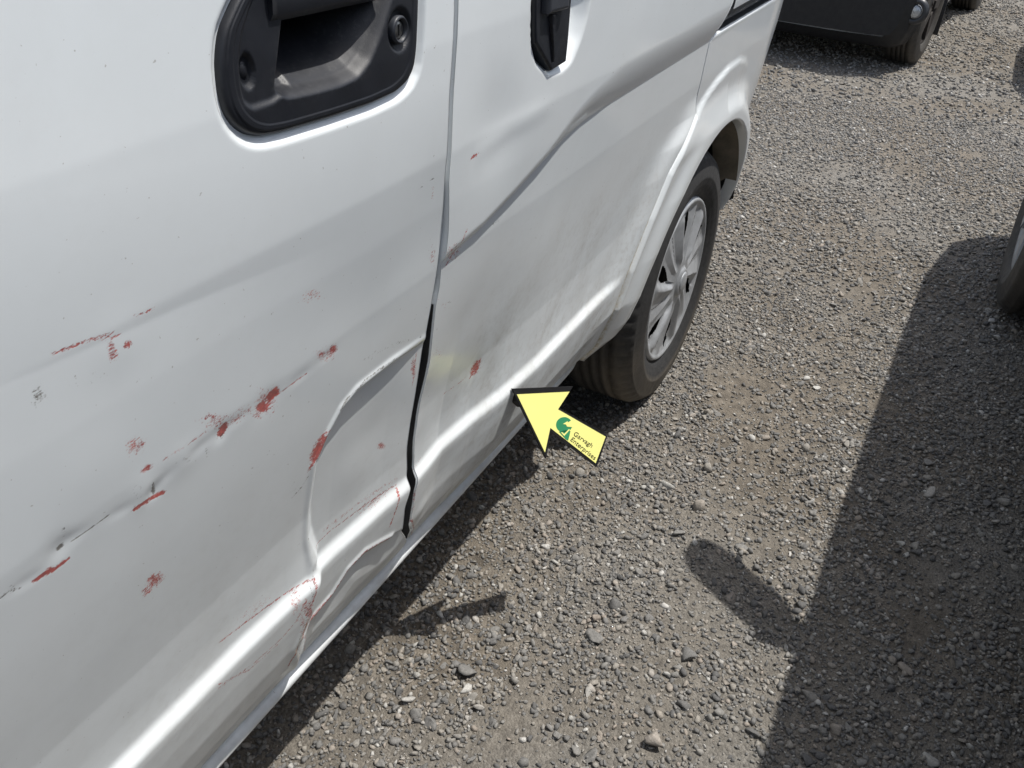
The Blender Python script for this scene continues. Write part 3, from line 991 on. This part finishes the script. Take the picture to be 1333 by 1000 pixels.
s = np.r_[np.linspace(.02, .94, 110), np.linspace(.945, 1.0, 10)]
X = hc[0] + (OB[:, 0] - hc[0])[:, None] * s; Z = hc[1] + (OB[:, 1] - hc[1])[:, None] * s
Y = bez(X, Z)
# rounded outer rim with a step down to the paint
rim = np.linspace(0, 1, 10)
Y[:, -10:] += (.006 * rim ** 3) * 1.0
Y[:, -16:-10] += -.0006
V = np.stack([X, Y, Z], -1).reshape(-1, 3)
m_, dcup = inpoly_soft(V[:, 0], V[:, 2], CUP, .01)
wearv = sstep(.0, .010, dcup) * sstep(.045, .02, dcup) * .9 + np.exp(-(dcup / .003) ** 2) * .7
add('handle_bezel', V, grid_faces(len(OB), len(s), True, True), M['black'], fd, True, dict(wear=np.clip(wearv * .6, 0, 1)))
# pull flap bridging the top of the cup
fl_b = PL([(352, 31), (400, 21), (450, 10), (497, 0)], lambda X, z: base_front(X, z) + .003)
bot = np.array([np.interp(x, fl_b[:, 0], fl_b[:, 1]) for x in np.linspace(fl_b[0, 0], fl_b[-1, 0], 24)])
xx = np.linspace(fl_b[0, 0], fl_b[-1, 0], 24)
ring = []
for x, zb in zip(xx, bot):
    yb = float(base_front(np.array(x), np.array(zb))) + .007
    zt = 1.086
    ring.append([(x, yb + .026, zb + .010), (x, yb + .022, zb + .0015), (x, yb + .008, zb - .0008), (x, yb - .003, zb + .0005), (x, yb - .0065, zb + .006), (x, yb - .0075, zb + .02), (x, yb - .007, zt - .01), (x, yb - .003, zt), (x, yb + .026, zt)])
V = np.array(ring).reshape(-1, 3)
F = grid_faces(24, 9, True).tolist() + [list(range(9)), list(range(23 * 9, 24 * 9))[::-1]]
add('handle_pull', V, F, M['flap'], fd, True, dict(wear=np.full(len(V), .15)))
yl = float(base_front(np.array(LK[0]), np.array(LK[1]))) + .007
lathe('lock_ring', [(.0098, yl + .001), (.0105, yl - .0065), (.0092, yl - .0085), (.0078, yl - .0075), (.0072, yl - .004)], M['flap'], fd, n=40, c=(LK[0], 0, LK[1]))
lathe('lock_cylinder', [(0, yl - .0055), (.0056, yl - .0055), (.0068, yl - .0045), (.0072, yl - .001)], M['steel'], fd, n=32, c=(LK[0], 0, LK[1]))
box('keyhole', (LK[0] - .0007, LK[0] + .0007, yl - .0062, yl - .005, LK[1] - .004, LK[1] + .004), M['dark'], fd)
yp = float(base_front(np.array(PG[0]), np.array(PG[1]))) + .0105
a = np.linspace(0, 2 * np.pi, 24, endpoint=False)
V = [(PG[0], yp - .0045, PG[1])] + [(PG[0] + .0045 * math.cos(t) * k, yp - .0045 + dy, PG[1] + .0075 * math.sin(t) * k) for k, dy in ((.7, .0004), (1, .003)) for t in a]
add('screw_plug', V, [(0, 1 + i, 1 + (i + 1) % 24) for i in range(24)] + [(1 + i, 25 + i, 25 + (i + 1) % 24, 1 + (i + 1) % 24) for i in range(24)], M['black'], fd, True, dict(wear=np.full(len(V), .2)))

# --- sliding door handle
SO = PL([(692.5, 0), (692.5, 40), (693, 56), (714, 92), (733, 80), (736, 50), (740, 0)])
zt2 = 1.13
SO = np.vstack([SO, [(SO[-1, 0] + .003, zt2), (SO[0, 0], zt2)]])
bm = bmesh.new()


def prism(name, outl, ymin, ymax, mat, parent, bev, yof):
    bm = bmesh.new()
    fr = [bm.verts.new((x, yof(x, z) + ymin, z)) for x, z in outl]
    bk = [bm.verts.new((x, yof(x, z) + ymax, z)) for x, z in outl]
    n = len(outl)
    ff = bm.faces.new(fr); bm.faces.new(bk[::-1])
    for i in range(n):
        bm.faces.new((fr[i], fr[(i + 1) % n], bk[(i + 1) % n], bk[i])[::-1])
    bmesh.ops.recalc_face_normals(bm, faces=bm.faces[:])
    if bev:
        bmesh.ops.bevel(bm, geom=[e for e in bm.edges if e.verts[0] in fr and e.verts[1] in fr], offset=bev, segments=3, affect='EDGES', profile=.5)
    me = bpy.data.meshes.new(name); bm.to_mesh(me); bm.free()
    at = me.attributes.new('wear', 'FLOAT', 'POINT'); at.data.foreach_set('value', [.15] * len(me.vertices))
    o = bpy.data.objects.new(name, me); C.objects.link(o); me.materials.append(mat)
    if parent is not None:
        o.parent = parent
    return o


yb_ = lambda x, z: float(base(np.array(x), np.array(z)))
prism('handle_bezel', SO, -.004, .03, M['black'], sd_, .003, yb_)
cx = SO[:, 0].mean()
INN = [(SO[0, 0] + .016, P(705, 16)[1]), (SO[0, 0] + .016, 1.12), (SO[0, 0] + .062, 1.12), (SO[0, 0] + .062, P(728, 10)[1])]
prism('handle_pull', INN, -.012, .01, M['flap'], sd_, .004, yb_)
RG = [(P(712, 30)[0], P(712, 30)[1]), (P(712, 30)[0], INN[0][1] - .004), (P(712, 30)[0] + .006, INN[0][1] - .004), (P(714, 88)[0], P(714, 80)[1])]
prism('handle_rib', RG, -.0065, .0, M['black'], sd_, .001, yb_)

# ------------------------------------------------------------------ ground
def noise2(x, y, seed, scales):
    out = np.zeros(np.shape(x)); r = np.random.default_rng(seed)
    for wl, amp in scales:
        for k in range(5):
            a = r.uniform(0, 2 * np.pi); p = r.uniform(0, 6.28)
            out = out + amp * np.sin((x * np.cos(a) + y * np.sin(a)) * 2 * np.pi / wl * r.uniform(.7, 1.3) + p) / 2.2
    return out


def gz(x, y):
    d = np.exp(-((np.abs(x) / 12) ** 2 + (np.abs(y) / 8) ** 2))
    return d * (noise2(x, y, 3, [(.9, .004), (.34, .0026), (.16, .0014)])) - .004


gx = np.r_[-600, -200, -60, -20, -8, -4, np.arange(-2.4, 4.0, .025), np.arange(4.0, 9, .1), 12, 20, 60, 200, 600]
gy = np.r_[-600, -200, -60, -20, -8, -4, np.arange(-2.4, 1.2, .025), 2.5, 4, 8, 20, 60, 200, 600]
GX, GY = np.meshgrid(gx, gy, indexing='ij')
V = np.stack([GX, GY, gz(GX, GY)], -1).reshape(-1, 3)
g = add('ground', V, grid_faces(len(gx), len(gy)), M['ground'])
g['kind'] = 'structure'

# loose stones: joined, uncountable
ico = bmesh.new(); bmesh.ops.create_icosphere(ico, subdivisions=1, radius=1)
IV = np.array([v.co[:] for v in ico.verts]); IF = np.array([[v.index for v in f.verts] for f in ico.faces]); ico.free()
ico = bmesh.new(); bmesh.ops.create_icosphere(ico, subdivisions=2, radius=1)
IV2 = np.array([v.co[:] for v in ico.verts]); IF2 = np.array([[v.index for v in f.verts] for f in ico.faces]); ico.free()


def stone_shapes(base_v, n, rg, planes=9):
    out = []
    for k in range(n):
        v = base_v.copy()
        nrm = rg.normal(size=(planes, 3)); nrm /= np.linalg.norm(nrm, axis=1)[:, None]
        dist = rg.uniform(.26, .62, planes)
        for a, d in zip(nrm, dist):     # chip flat faces off
            s_ = v @ a
            v = v - np.clip(s_ - d, 0, None)[:, None] * a
        v *= rg.uniform(.96, 1.04, v.shape)
        v *= np.array([1, rg.uniform(.65, .95), rg.uniform(.45, .75)])
        out.append(v)
    return np.array(out)


def scatter(n, xr, yr, med, sig, mn, mx, seed, soil=True):
    rg = np.random.default_rng(seed)
    x = rg.uniform(*xr, n); y = rg.uniform(*yr, n)
    if soil:
        m = noise2(x, y, 11, [(.7, .5), (.3, .35), (.12, .2)])
        keep = rg.uniform(size=n) < np.clip(1.0 - 1.1 * np.clip(m - .30, 0, 1), .25, 1)
        keep &= rg.uniform(size=n) > .5 * np.exp(-((y + .27 + .03 * np.sin(x * 1.7)) / .075) ** 2) * (x < 3)     # a wheel has passed here
        x, y = x[keep], y[keep]
    s_ = np.clip(med * np.exp(rg.normal(0, sig, len(x))), mn, mx)
    return x, y, s_


def build_stones(name, x, y, sz, shapes, faces, seed, sink=.25):
    rg = np.random.default_rng(seed)
    n = len(x); nv = shapes.shape[1]
    pick = rg.integers(0, len(shapes), n)
    v = shapes[pick] * sz[:, None, None]
    # tilt a little, spin freely
    ax = rg.normal(0, .35, (n, 2)); sp = rg.uniform(0, 2 * np.pi, n)
    c, s_ = np.cos(ax[:, 0])[:, None], np.sin(ax[:, 0])[:, None]
    v[:, :, 1], v[:, :, 2] = v[:, :, 1] * c - v[:, :, 2] * s_, v[:, :, 1] * s_ + v[:, :, 2] * c
    c, s_ = np.cos(ax[:, 1])[:, None], np.sin(ax[:, 1])[:, None]
    v[:, :, 0], v[:, :, 2] = v[:, :, 0] * c - v[:, :, 2] * s_, v[:, :, 0] * s_ + v[:, :, 2] * c
    c, s_ = np.cos(sp)[:, None], np.sin(sp)[:, None]
    v[:, :, 0], v[:, :, 1] = v[:, :, 0] * c - v[:, :, 1] * s_, v[:, :, 0] * s_ + v[:, :, 1] * c
    lowz = v[:, :, 2].min(1); hz = v[:, :, 2].max(1) - lowz
    v[:, :, 2] += (gz(x, y) - lowz - hz * sink)[:, None]
    v[:, :, 0] += x[:, None]; v[:, :, 1] += y[:, None]
    F = (faces[None] + (np.arange(n) * nv)[:, None, None]).reshape(-1, 3)
    tone = np.repeat(np.clip(rg.uniform(0, 1, n), 0, 1), nv)
    V = v.reshape(-1, 3)
    me = bpy.data.meshes.new(name)
    me.vertices.add(len(V)); me.vertices.foreach_set('co', V.ravel().astype(np.float32))
    me.loops.add(F.size); me.loops.foreach_set('vertex_index', F.ravel().astype(np.int32))
    me.polygons.add(len(F)); me.polygons.foreach_set('loop_start', np.arange(0, F.size, 3, dtype=np.int32))
    me.polygons.foreach_set('loop_total', np.full(len(F), 3, dtype=np.int32))
    at = me.attributes.new('tone', 'FLOAT', 'POINT'); at.data.foreach_set('value', tone.astype(np.float32))
    me.update(calc_edges=True); me.validate()
    o = bpy.data.objects.new(name, me); C.objects.link(o); me.materials.append(M['stone'])
    return o


rgS = np.random.default_rng(5)
sh1 = stone_shapes(IV, 24, rgS, 4) * 1.15; sh2 = stone_shapes(IV2, 24, rgS, 8) * 1.35
parts = [scatter(64000, (-1.35, .75), (-.90, .34), .0033, .42, .0016, .009, 21),
         scatter(40000, (.75, 3.0), (-1.0, .62), .0045, .38, .003, .012, 22),
         scatter(26000, (3.0, 9.0), (-1.0, 1.3), .0075, .35, .005, .016, 23)]
x, y, sz = [np.concatenate(c) for c in zip(*parts)]
o = build_stones('gravel', x, y, sz, sh1, IF, 31)
o['kind'] = 'stuff'; tag(o, 'fine grey and tan gravel covering the yard', 'gravel')
parts = [scatter(2600, (-1.35, .75), (-.90, .34), .0058, .34, .005, .015, 41),
         scatter(1400, (.75, 3.2), (-1.0, .40), .0062, .3, .005, .015, 42)]
x, y, sz = [np.concatenate(c) for c in zip(*parts)]
o = build_stones('coarse_gravel', x, y, sz, sh2, IF2, 32, .3)
o['kind'] = 'stuff'; tag(o, 'coarser grey stones strewn through the gravel', 'gravel')

# standout stones, one by one


def G(px, py):
    d = FV + (px - 666.5) / FPX * RV - (py - 500) / FPX * UV
    t = -CAM[2] / d[2]; q = CAM + t * d
    return q[0], q[1]


STN = [(851, 968, 15, .93, 'large pale rounded stone on bare brown soil'),
       (907, 659, 10, .86, 'pale grey flat stone on sunlit gravel, between wheel and mirror shadow'),
       (869, 632, 9, .97, 'whitish tan stone lying near the van wheel'),
       (774, 829, 12, .45, 'grey wedge shaped stone on stony ground beside the van'),
       (896, 858, 11, .3, 'dark grey angular stone beside bare brown patch'),
       (767, 985, 12, .45, 'grey upright chip of stone near large pale stone'),
       (609, 875, 13, .40, 'broad grey stone lying in the gravel near the van sill'),
       (532, 909, 9, .98, 'small near white stone in sunlit gravel by the van sill'),
       (1210, 642, 8, .95, 'pale stone in the shade of the dark car'),
       (1180, 868, 9, .9, 'tan stone inside the parked car shadow'),
       (952, 773, 8, .93, 'pale stone at the edge of the mirror shadow'),
       (967, 711, 8, .5, 'grey stone lying across the mirror shadow')]
for i, (px, py, r, tone, lab) in enumerate(STN):
    gx_, gy_ = G(px, py)
    dist = np.linalg.norm(np.array([gx_, gy_, 0]) - CAM)
    so = build_stones('stone', np.array([gx_]), np.array([gy_]), np.array([r / FPX * dist * 1.05]), stone_shapes(IV2, 1, np.random.default_rng(100 + i), 8) * 1.3, IF2, 200 + i, .25)
    at = so.data.attributes['tone']; at.data.foreach_set('value', np.full(len(so.data.vertices), tone, dtype=np.float32))
    tag(so, lab, 'stone')

# ------------------------------------------------------------------ other cars


def cat(p, t):
    """catmull-rom through rows of p, t in 0..len-1"""
    p = np.asarray(p, float); n = len(p)
    i = np.clip(np.floor(t).astype(int), 0, n - 2); f = (t - i)[:, None]
    a, b, c, d = p[np.clip(i - 1, 0, n - 1)], p[i], p[i + 1], p[np.clip(i + 2, 0, n - 1)]
    return .5 * ((2 * b) + (-a + c) * f + (2 * a - 5 * b + 4 * c - d) * f ** 2 + (-a + 3 * b - 3 * c + d) * f ** 3)


# x (nose at 0, tail negative), half width, floor, shoulder height, roof half width, roof height
ST = np.array([(0.0, .66, .28, .62, .54, .68), (-.05, .76, .20, .70, .62, .76), (-.16, .835, .17, .78, .68, .83), (-.45, .87, .17, .85, .72, .90), (-1.30, .88, .20, .90, .74, 1.0), (-1.65, .88, .20, .92, .69, 1.22),
               (-2.0, .88, .20, .93, .65, 1.42), (-2.7, .88, .20, .95, .65, 1.50), (-3.5, .87, .20, .97, .63, 1.47), (-3.95, .85, .23, .97, .62, 1.28), (-4.2, .80, .26, .93, .62, 1.0), (-4.35, .66, .32, .80, .52, .84)])


ST_A = ST.copy(); ST_B = ST.copy()
ST_B[:4, 1] = (.80, .845, .87, .88); ST_B[:4, 2] = (.20, .14, .13, .14); ST_B[:4, 3] = (.66, .74, .80, .86); ST_B[:4, 4] = (.62, .68, .72, .74)


def car_section(x, off=0.):
    st = [float(np.interp(x, ST[::-1, 0], ST[::-1, k])) for k in range(1, 6)]
    wd, zb, zs_, wr, zr = st
    pts = [(0, zb), (wd * .80, zb), (wd * .95, zb + .03), (wd * .985, zb + .14), (wd, zb + .30 if zb + .30 < zs_ - .1 else (zb + zs_) / 2), (wd * .99, zs_ - .06), (wd * .955, zs_), (wr + (wd * .955 - wr) * .5, zs_ + (zr - zs_) * .52), (wr, zr - .035), (wr * .9, zr - .006), (wr * .5, zr + .012), (0, zr + .016)]
    return np.array(pts)


def boolean_cut(o, cutters):
    for c_ in cutters:
        m = o.modifiers.new('b', 'BOOLEAN'); m.operation = 'DIFFERENCE'; m.object = c_; m.solver = 'EXACT'
    dg = bpy.context.evaluated_depsgraph_get()
    me = bpy.data.meshes.new_from_object(o.evaluated_get(dg))
    o.modifiers.clear(); o.data = me
    for c_ in cutters:
        bpy.data.objects.remove(c_, do_unlink=True)


def car(name, label, mat, loc, rz, group=None, bumper_front=None, flaps=False, mirror=True, wx=(-.72, -3.35), wout=.885, rim='silver'):
    t = thing(name, label, 'car', loc, rz, group)
    xs = np.unique(np.r_[np.linspace(0, -.5, 14), np.linspace(-.5, -4.35, 60)])[::-1]
    nv = 40
    half = [cat(car_section(x), np.linspace(0, 11, nv)) for x in xs]
    V = []
    for x, h in zip(xs, half):
        V += [(x, -yy, zz_) for yy, zz_ in h] + [(x, yy, zz_) for yy, zz_ in h[-2:0:-1]]
    n = 2 * nv - 2
    F = []
    for i in range(len(xs) - 1):
        for j in range(n):
            F.append((i * n + j, i * n + (j + 1) % n, (i + 1) * n + (j + 1) % n, (i + 1) * n + j))
    F += [list(range(n))[::-1], list(range((len(xs) - 1) * n, len(xs) * n))]
    body = add('body', np.array(V), F, mat, None, True)
    bm = bmesh.new(); bm.from_mesh(body.data); bmesh.ops.recalc_face_normals(bm, faces=bm.faces[:]); bm.to_mesh(body.data); bm.free()
    cut = []
    for x in wx:
        for s_ in (-1, 1):
            b_ = bmesh.new()
            bmesh.ops.create_cone(b_, cap_ends=True, segments=40, radius1=.355, radius2=.355, depth=.5, matrix=Matrix.Translation((x, s_ * .86, .32)) @ Matrix.Rotation(math.pi / 2, 4, 'X'))
            me = bpy.data.meshes.new('c'); b_.to_mesh(me); b_.free()
            me.materials.append(M['dark'])
            co = bpy.data.objects.new('c', me); C.objects.link(co); cut.append(co)
    bpy.context.view_layer.update()
    boolean_cut(body, cut)
    if len(body.data.materials) < 2:
        body.data.materials.append(M['dark'])
    body.parent = t

    def strip(nm, x0, x1, v0, v1, side, m, off=.004, nx=24, nvv=8):
        vv = []
        for x in np.linspace(x0, x1, nx):
            h = cat(car_section(x), np.linspace(v0, v1, nvv))
            hn = np.gradient(h, axis=0); nrm = np.stack([hn[:, 1], -hn[:, 0]], -1); nrm /= np.linalg.norm(nrm, axis=1)[:, None] + 1e-9
            h = h + nrm * off
            vv += [(x + (off if x > -.3 else 0), side * yy, zz_) for yy, zz_ in h]
        return add(nm, np.array(vv), grid_faces(nx, nvv, side < 0), m, t)
    for s_ in (-1, 1):
        strip('side_window', -1.75, -2.5, 6.35, 8.0, s_, M['glass']); strip('side_window', -2.58, -3.45, 6.35, 8.0, s_, M['glass'])
        strip('windscreen', -1.40, -1.95, 8.4, 11, s_, M['glass'])
        strip('rear_window', -3.65, -4.12, 8.5, 11, s_, M['glass'])
        strip('headlight', -.04, -.34, 5.0, 7.6, s_, M['lens'])
        strip('front_bumper', 0.0, -.34 if bumper_front else -.30, 0.02, 4.6 if bumper_front else 3.0, s_, M['bumper'], .006)
        strip('tail_light', -4.1, -4.28, 4.6, 6.2, s_, M['red_lens'])
    # closed front of the bumper
    h = cat(car_section(0.), np.linspace(.6, 4.6 if bumper_front else 3.0, 12))
    vv = [(.008, s_ * yy * 1.01, zz_) for s_ in (-1, 1) for yy, zz_ in h]
    add('grille', vv, [(i, i + 1, 13 + i, 12 + i) for i in range(11)], M['bumper'], t)
    for x in wx:
        for s_ in (-1, 1):
            wroot = wheel(t, (x, .318), -wout, .20, .322, .205, M[rim], False)
            if s_ > 0:
                wroot.rotation_euler = (0, 0, math.pi); wroot.location = (2 * x, 0, 0)
            if flaps:
                box('mud_flap', (x - .43, x - .415, -.885 if s_ < 0 else .70, -.70 if s_ < 0 else .885, .095, .45), M['black'], t, .004)
    if mirror:
        for s_ in (-1, 1):
            b_ = bmesh.new(); bmesh.ops.create_uvsphere(b_, u_segments=24, v_segments=14, radius=1)
            for v in b_.verts:
                v.co = Vector((np.sign(v.co.x) * abs(v.co.x) ** .7 * .046, s_ * .952 + np.sign(v.co.y) * abs(v.co.y) ** .55 * .105, 1.02 + np.sign(v.co.z) * abs(v.co.z) ** .6 * .062)) + Vector((-1.98, 0, 0))
            for v in b_.verts:
                v.co.x += (abs(v.co.y) - .96) * .55 - .02
            me = bpy.data.meshes.new('wing_mirror'); b_.to_mesh(me); b_.free()
            me.polygons.foreach_set('use_smooth', [True] * len(me.polygons)); me.materials.append(mat)
            mo = bpy.data.objects.new('wing_mirror', me); C.objects.link(mo); mo.parent = t
            box('mirror_arm', (-2.115, -2.045, s_ * .86 - .04, s_ * .86 + .04, .97, 1.02), M['black'], t, .006)
    return t


CARA = car('parked_car', 'dark car parked alongside the dented van, throwing the mirror shadow', M['car_dark'], (1.72, -1.605, 0), 0, wout=.94)
CARE = car('parked_car', 'grey car parked nose in beyond the dark car', M['car_grey'], (4.62, -.87, 0), math.radians(90))
ST = ST_B
CARB = car('parked_car', 'white car with black front bumper parked behind the van', M['car_white'], (3.74, .80, 0), math.radians(180 - 5), bumper_front=True, flaps=True, wx=(-.47, -2.75), rim='wheelsteel')
# fog lamp set in the black bumper of the car behind
TB = Matrix.Translation((3.74, .80, 0)) @ Matrix.Rotation(math.radians(175), 4, 'Z')
d = FV + (1191 - 666.5) / FPX * RV - (15 - 500) / FPX * UV
for t_ in np.linspace(4.5, 8, 3000):
    q = TB.inverted() @ Vector(CAM + d * t_)
    if q.x < 0:
        h = cat(car_section(q.x), np.linspace(0, 11, 60)); h = h[:42]
        if abs(q.y) < np.interp(q.z, h[:, 1], h[:, 0]) + .006:
            break
for nm, prof_, mt in (('fog_lamp', [(0, -.018), (.022, -.016), (.034, -.010), (.037, .01)], M['lens']), ('fog_lamp_surround', [(.038, -.004), (.043, -.016), (.062, -.012), (.070, .012)], M['trim'])):
    lo = lathe(nm, prof_, mt, CARB, n=32)
    lo.location = q; lo.rotation_euler = (0, 0, math.radians(90))

# aerial of the grey car
pts = [np.array((4.205, -.966, .86)), np.array((4.42, -.85, 1.18))]
ax_ = (pts[1] - pts[0]); ln = np.linalg.norm(ax_); ax_ /= ln
e1 = np.cross(ax_, (0, 0, 1)); e1 /= np.linalg.norm(e1); e2 = np.cross(ax_, e1)
V = np.array([pts[0] + ax_ * s_ * ln + (e1 * math.cos(t) + e2 * math.sin(t)) * r for s_, r in ((0, .024), (.06, .022), (.07, .019), (1, .017)) for t in np.linspace(0, 2 * np.pi, 10, endpoint=False)])
RZ = Matrix.Translation((4.62, -.87, 0)) @ Matrix.Rotation(math.radians(90), 4, 'Z')
V = np.array([(RZ.inverted() @ Vector(v))[:] for v in V])
F = [(k * 10 + i, k * 10 + (i + 1) % 10, k * 10 + 10 + (i + 1) % 10, k * 10 + 10 + i) for k in range(3) for i in range(10)] + [list(range(30, 40))]
add('aerial', V, F, M['black'], CARE)

# ------------------------------------------------------------------ overlay arrow mark, added as a solid sign
AP = [(667, 506), (746, 503), (728, 531), (791, 567), (777, 608), (717, 562), (711, 597)]
tip2 = P(667, 506, side_slide)
TIP = np.array([tip2[0], float(side_slide(np.array(tip2[0]), np.array(tip2[1]))) - .006, tip2[1]])
AN = np.array([-.20, -.90, .40]); AN /= np.linalg.norm(AN)


def on_arrow(px, py):
    d_ = FV + (px - 666.5) / FPX * RV - (py - 500) / FPX * UV
    return CAM + d_ * (AN @ (TIP - CAM)) / (AN @ d_)


Q = np.array([on_arrow(*p_) for p_ in AP])
AX = (Q[3] + Q[4]) / 2 - Q[0]; AX /= np.linalg.norm(AX)
AY = np.cross(AN, AX)
Q2 = np.stack([(Q - TIP) @ AX, (Q - TIP) @ AY], -1)
ARW = thing('arrow_overlay', 'yellow black-edged arrow overlay graphic, added as a solid board, pointing at the dented sill', 'arrow sign')
ARW.matrix_world = Matrix(((AX[0], AY[0], AN[0], TIP[0]), (AX[1], AY[1], AN[1], TIP[1]), (AX[2], AY[2], AN[2], TIP[2]), (0, 0, 0, 1)))


def offset_poly(p, d):
    n = len(p); out = []
    area = .5 * sum(p[i][0] * p[(i + 1) % n][1] - p[(i + 1) % n][0] * p[i][1] for i in range(n))
    sg = 1 if area > 0 else -1
    for i in range(n):
        a, b, c_ = p[i - 1], p[i], p[(i + 1) % n]
        d1 = (b - a) / np.linalg.norm(b - a); d2 = (c_ - b) / np.linalg.norm(c_ - b)
        n1 = sg * np.array([-d1[1], d1[0]]); n2 = sg * np.array([-d2[1], d2[0]])
        bis = n1 + n2; bis /= np.linalg.norm(bis)
        k = d / max(.25, bis @ n1)
        out.append(b + bis * k)
    return np.array(out)


def slab(name, outl, z0, z1, mat, parent):
    n = len(outl)
    area = .5 * sum(outl[i][0] * outl[(i + 1) % n][1] - outl[(i + 1) % n][0] * outl[i][1] for i in range(n))
    if area < 0:
        outl = outl[::-1]
    vv = [(x_, y_, z1) for x_, y_ in outl] + [(x_, y_, z0) for x_, y_ in outl]
    ff = [list(range(n)), list(range(n, 2 * n))[::-1]] + [(i, n + i, n + (i + 1) % n, (i + 1) % n) for i in range(n)]
    return add(name, vv, ff, mat, parent, False)


slab('arrow_backing', Q2, -.003, 0, M['arrowblack'], ARW)
slab('tip_block', np.array([(.006, .0), (.018, .010), (.034, .012), (.034, -.012), (.018, -.010)]), -.022, -.0032, M['arrowblack'], ARW)  # added block behind the tip, props the overlay arrow off the door
YP = np.array([[(on_arrow(*p_) - TIP) @ AX, (on_arrow(*p_) - TIP) @ AY] for p_ in [(672.5, 513.5), (741, 510), (726, 533), (788, 568.5), (775, 603), (716, 557), (709, 589)]])
slab('yellow_face', YP, .0002, .0007, M['yellow'], ARW)


def a2(px, py):
    q_ = on_arrow(px, py) - TIP
    return np.array([q_ @ AX, q_ @ AY])


# green tick emblem: broken disc and a pale tick
c_ = a2(734, 553); ex = (a2(740, 553) - c_) / 6; ey = (a2(734, 559) - c_) / 6
pts = [c_ + ex * math.cos(t) * 10.5 + ey * math.sin(t) * 10 for t in np.linspace(math.radians(15), math.radians(325), 30)]
emb = pts + [c_ + ex * 1.5 + ey * (-1), c_ + ex * 3 + ey * 2]
slab('emblem_disc', np.array(emb), .0008, .0010, M['green'], ARW)
slab('emblem_foot', np.array([a2(*q_) for q_ in [(727, 562), (731, 566.5), (736, 572), (739, 573.5), (741, 566), (742, 561), (737, 560)]]), .0008, .0010, M['green'], ARW)
slab('emblem_tick', np.array([a2(*q_) for q_ in [(729.6, 563), (731, 562.5), (733.5, 565), (740, 558.5), (741, 559.5), (733.6, 567.6)]]), .0011, .0013, M['yellow'], ARW)
slab('emblem_flash', np.array([a2(*q_) for q_ in [(732, 552), (738, 548.5), (739, 551.5), (745, 556), (737.5, 555.5), (736, 552.6)]]), .0011, .0013, M['yellow'], ARW)


def text(s_, p0, p1, hpx):
    cu = bpy.data.curves.new('lettering', 'FONT'); cu.body = s_; cu.size = 1; cu.extrude = 0; cu.resolution_u = 3
    o_ = bpy.data.objects.new('lettering', cu); C.objects.link(o_)
    bpy.context.view_layer.update()
    me = bpy.data.meshes.new_from_object(o_.evaluated_get(bpy.context.evaluated_depsgraph_get()))
    bpy.data.objects.remove(o_)
    vv = np.array([v.co[:] for v in me.vertices]); wt = vv[:, 0].max(); 
    A_, B_ = a2(*p0), a2(*p1)
    e_ = (B_ - A_) / wt
    dpx = np.array(p1, float) - np.array(p0, float); perp = np.array([dpx[1], -dpx[0]]) / np.linalg.norm(dpx) * hpx / .7
    up = a2(p0[0] + perp[0], p0[1] + perp[1]) - A_
    q_ = A_ + vv[:, :1] * e_ + vv[:, 1:2] * up
    for v, k in zip(me.vertices, q_):
        v.co = (k[0], k[1], .0011)
    lo = bpy.data.objects.new('lettering', me); C.objects.link(lo); me.materials.append(M['arrowblack']); lo.parent = ARW


text('Garvagh', (745, 566), (769, 583), 6.0)
text('Enterprises', (741, 573), (773, 599), 6.0)
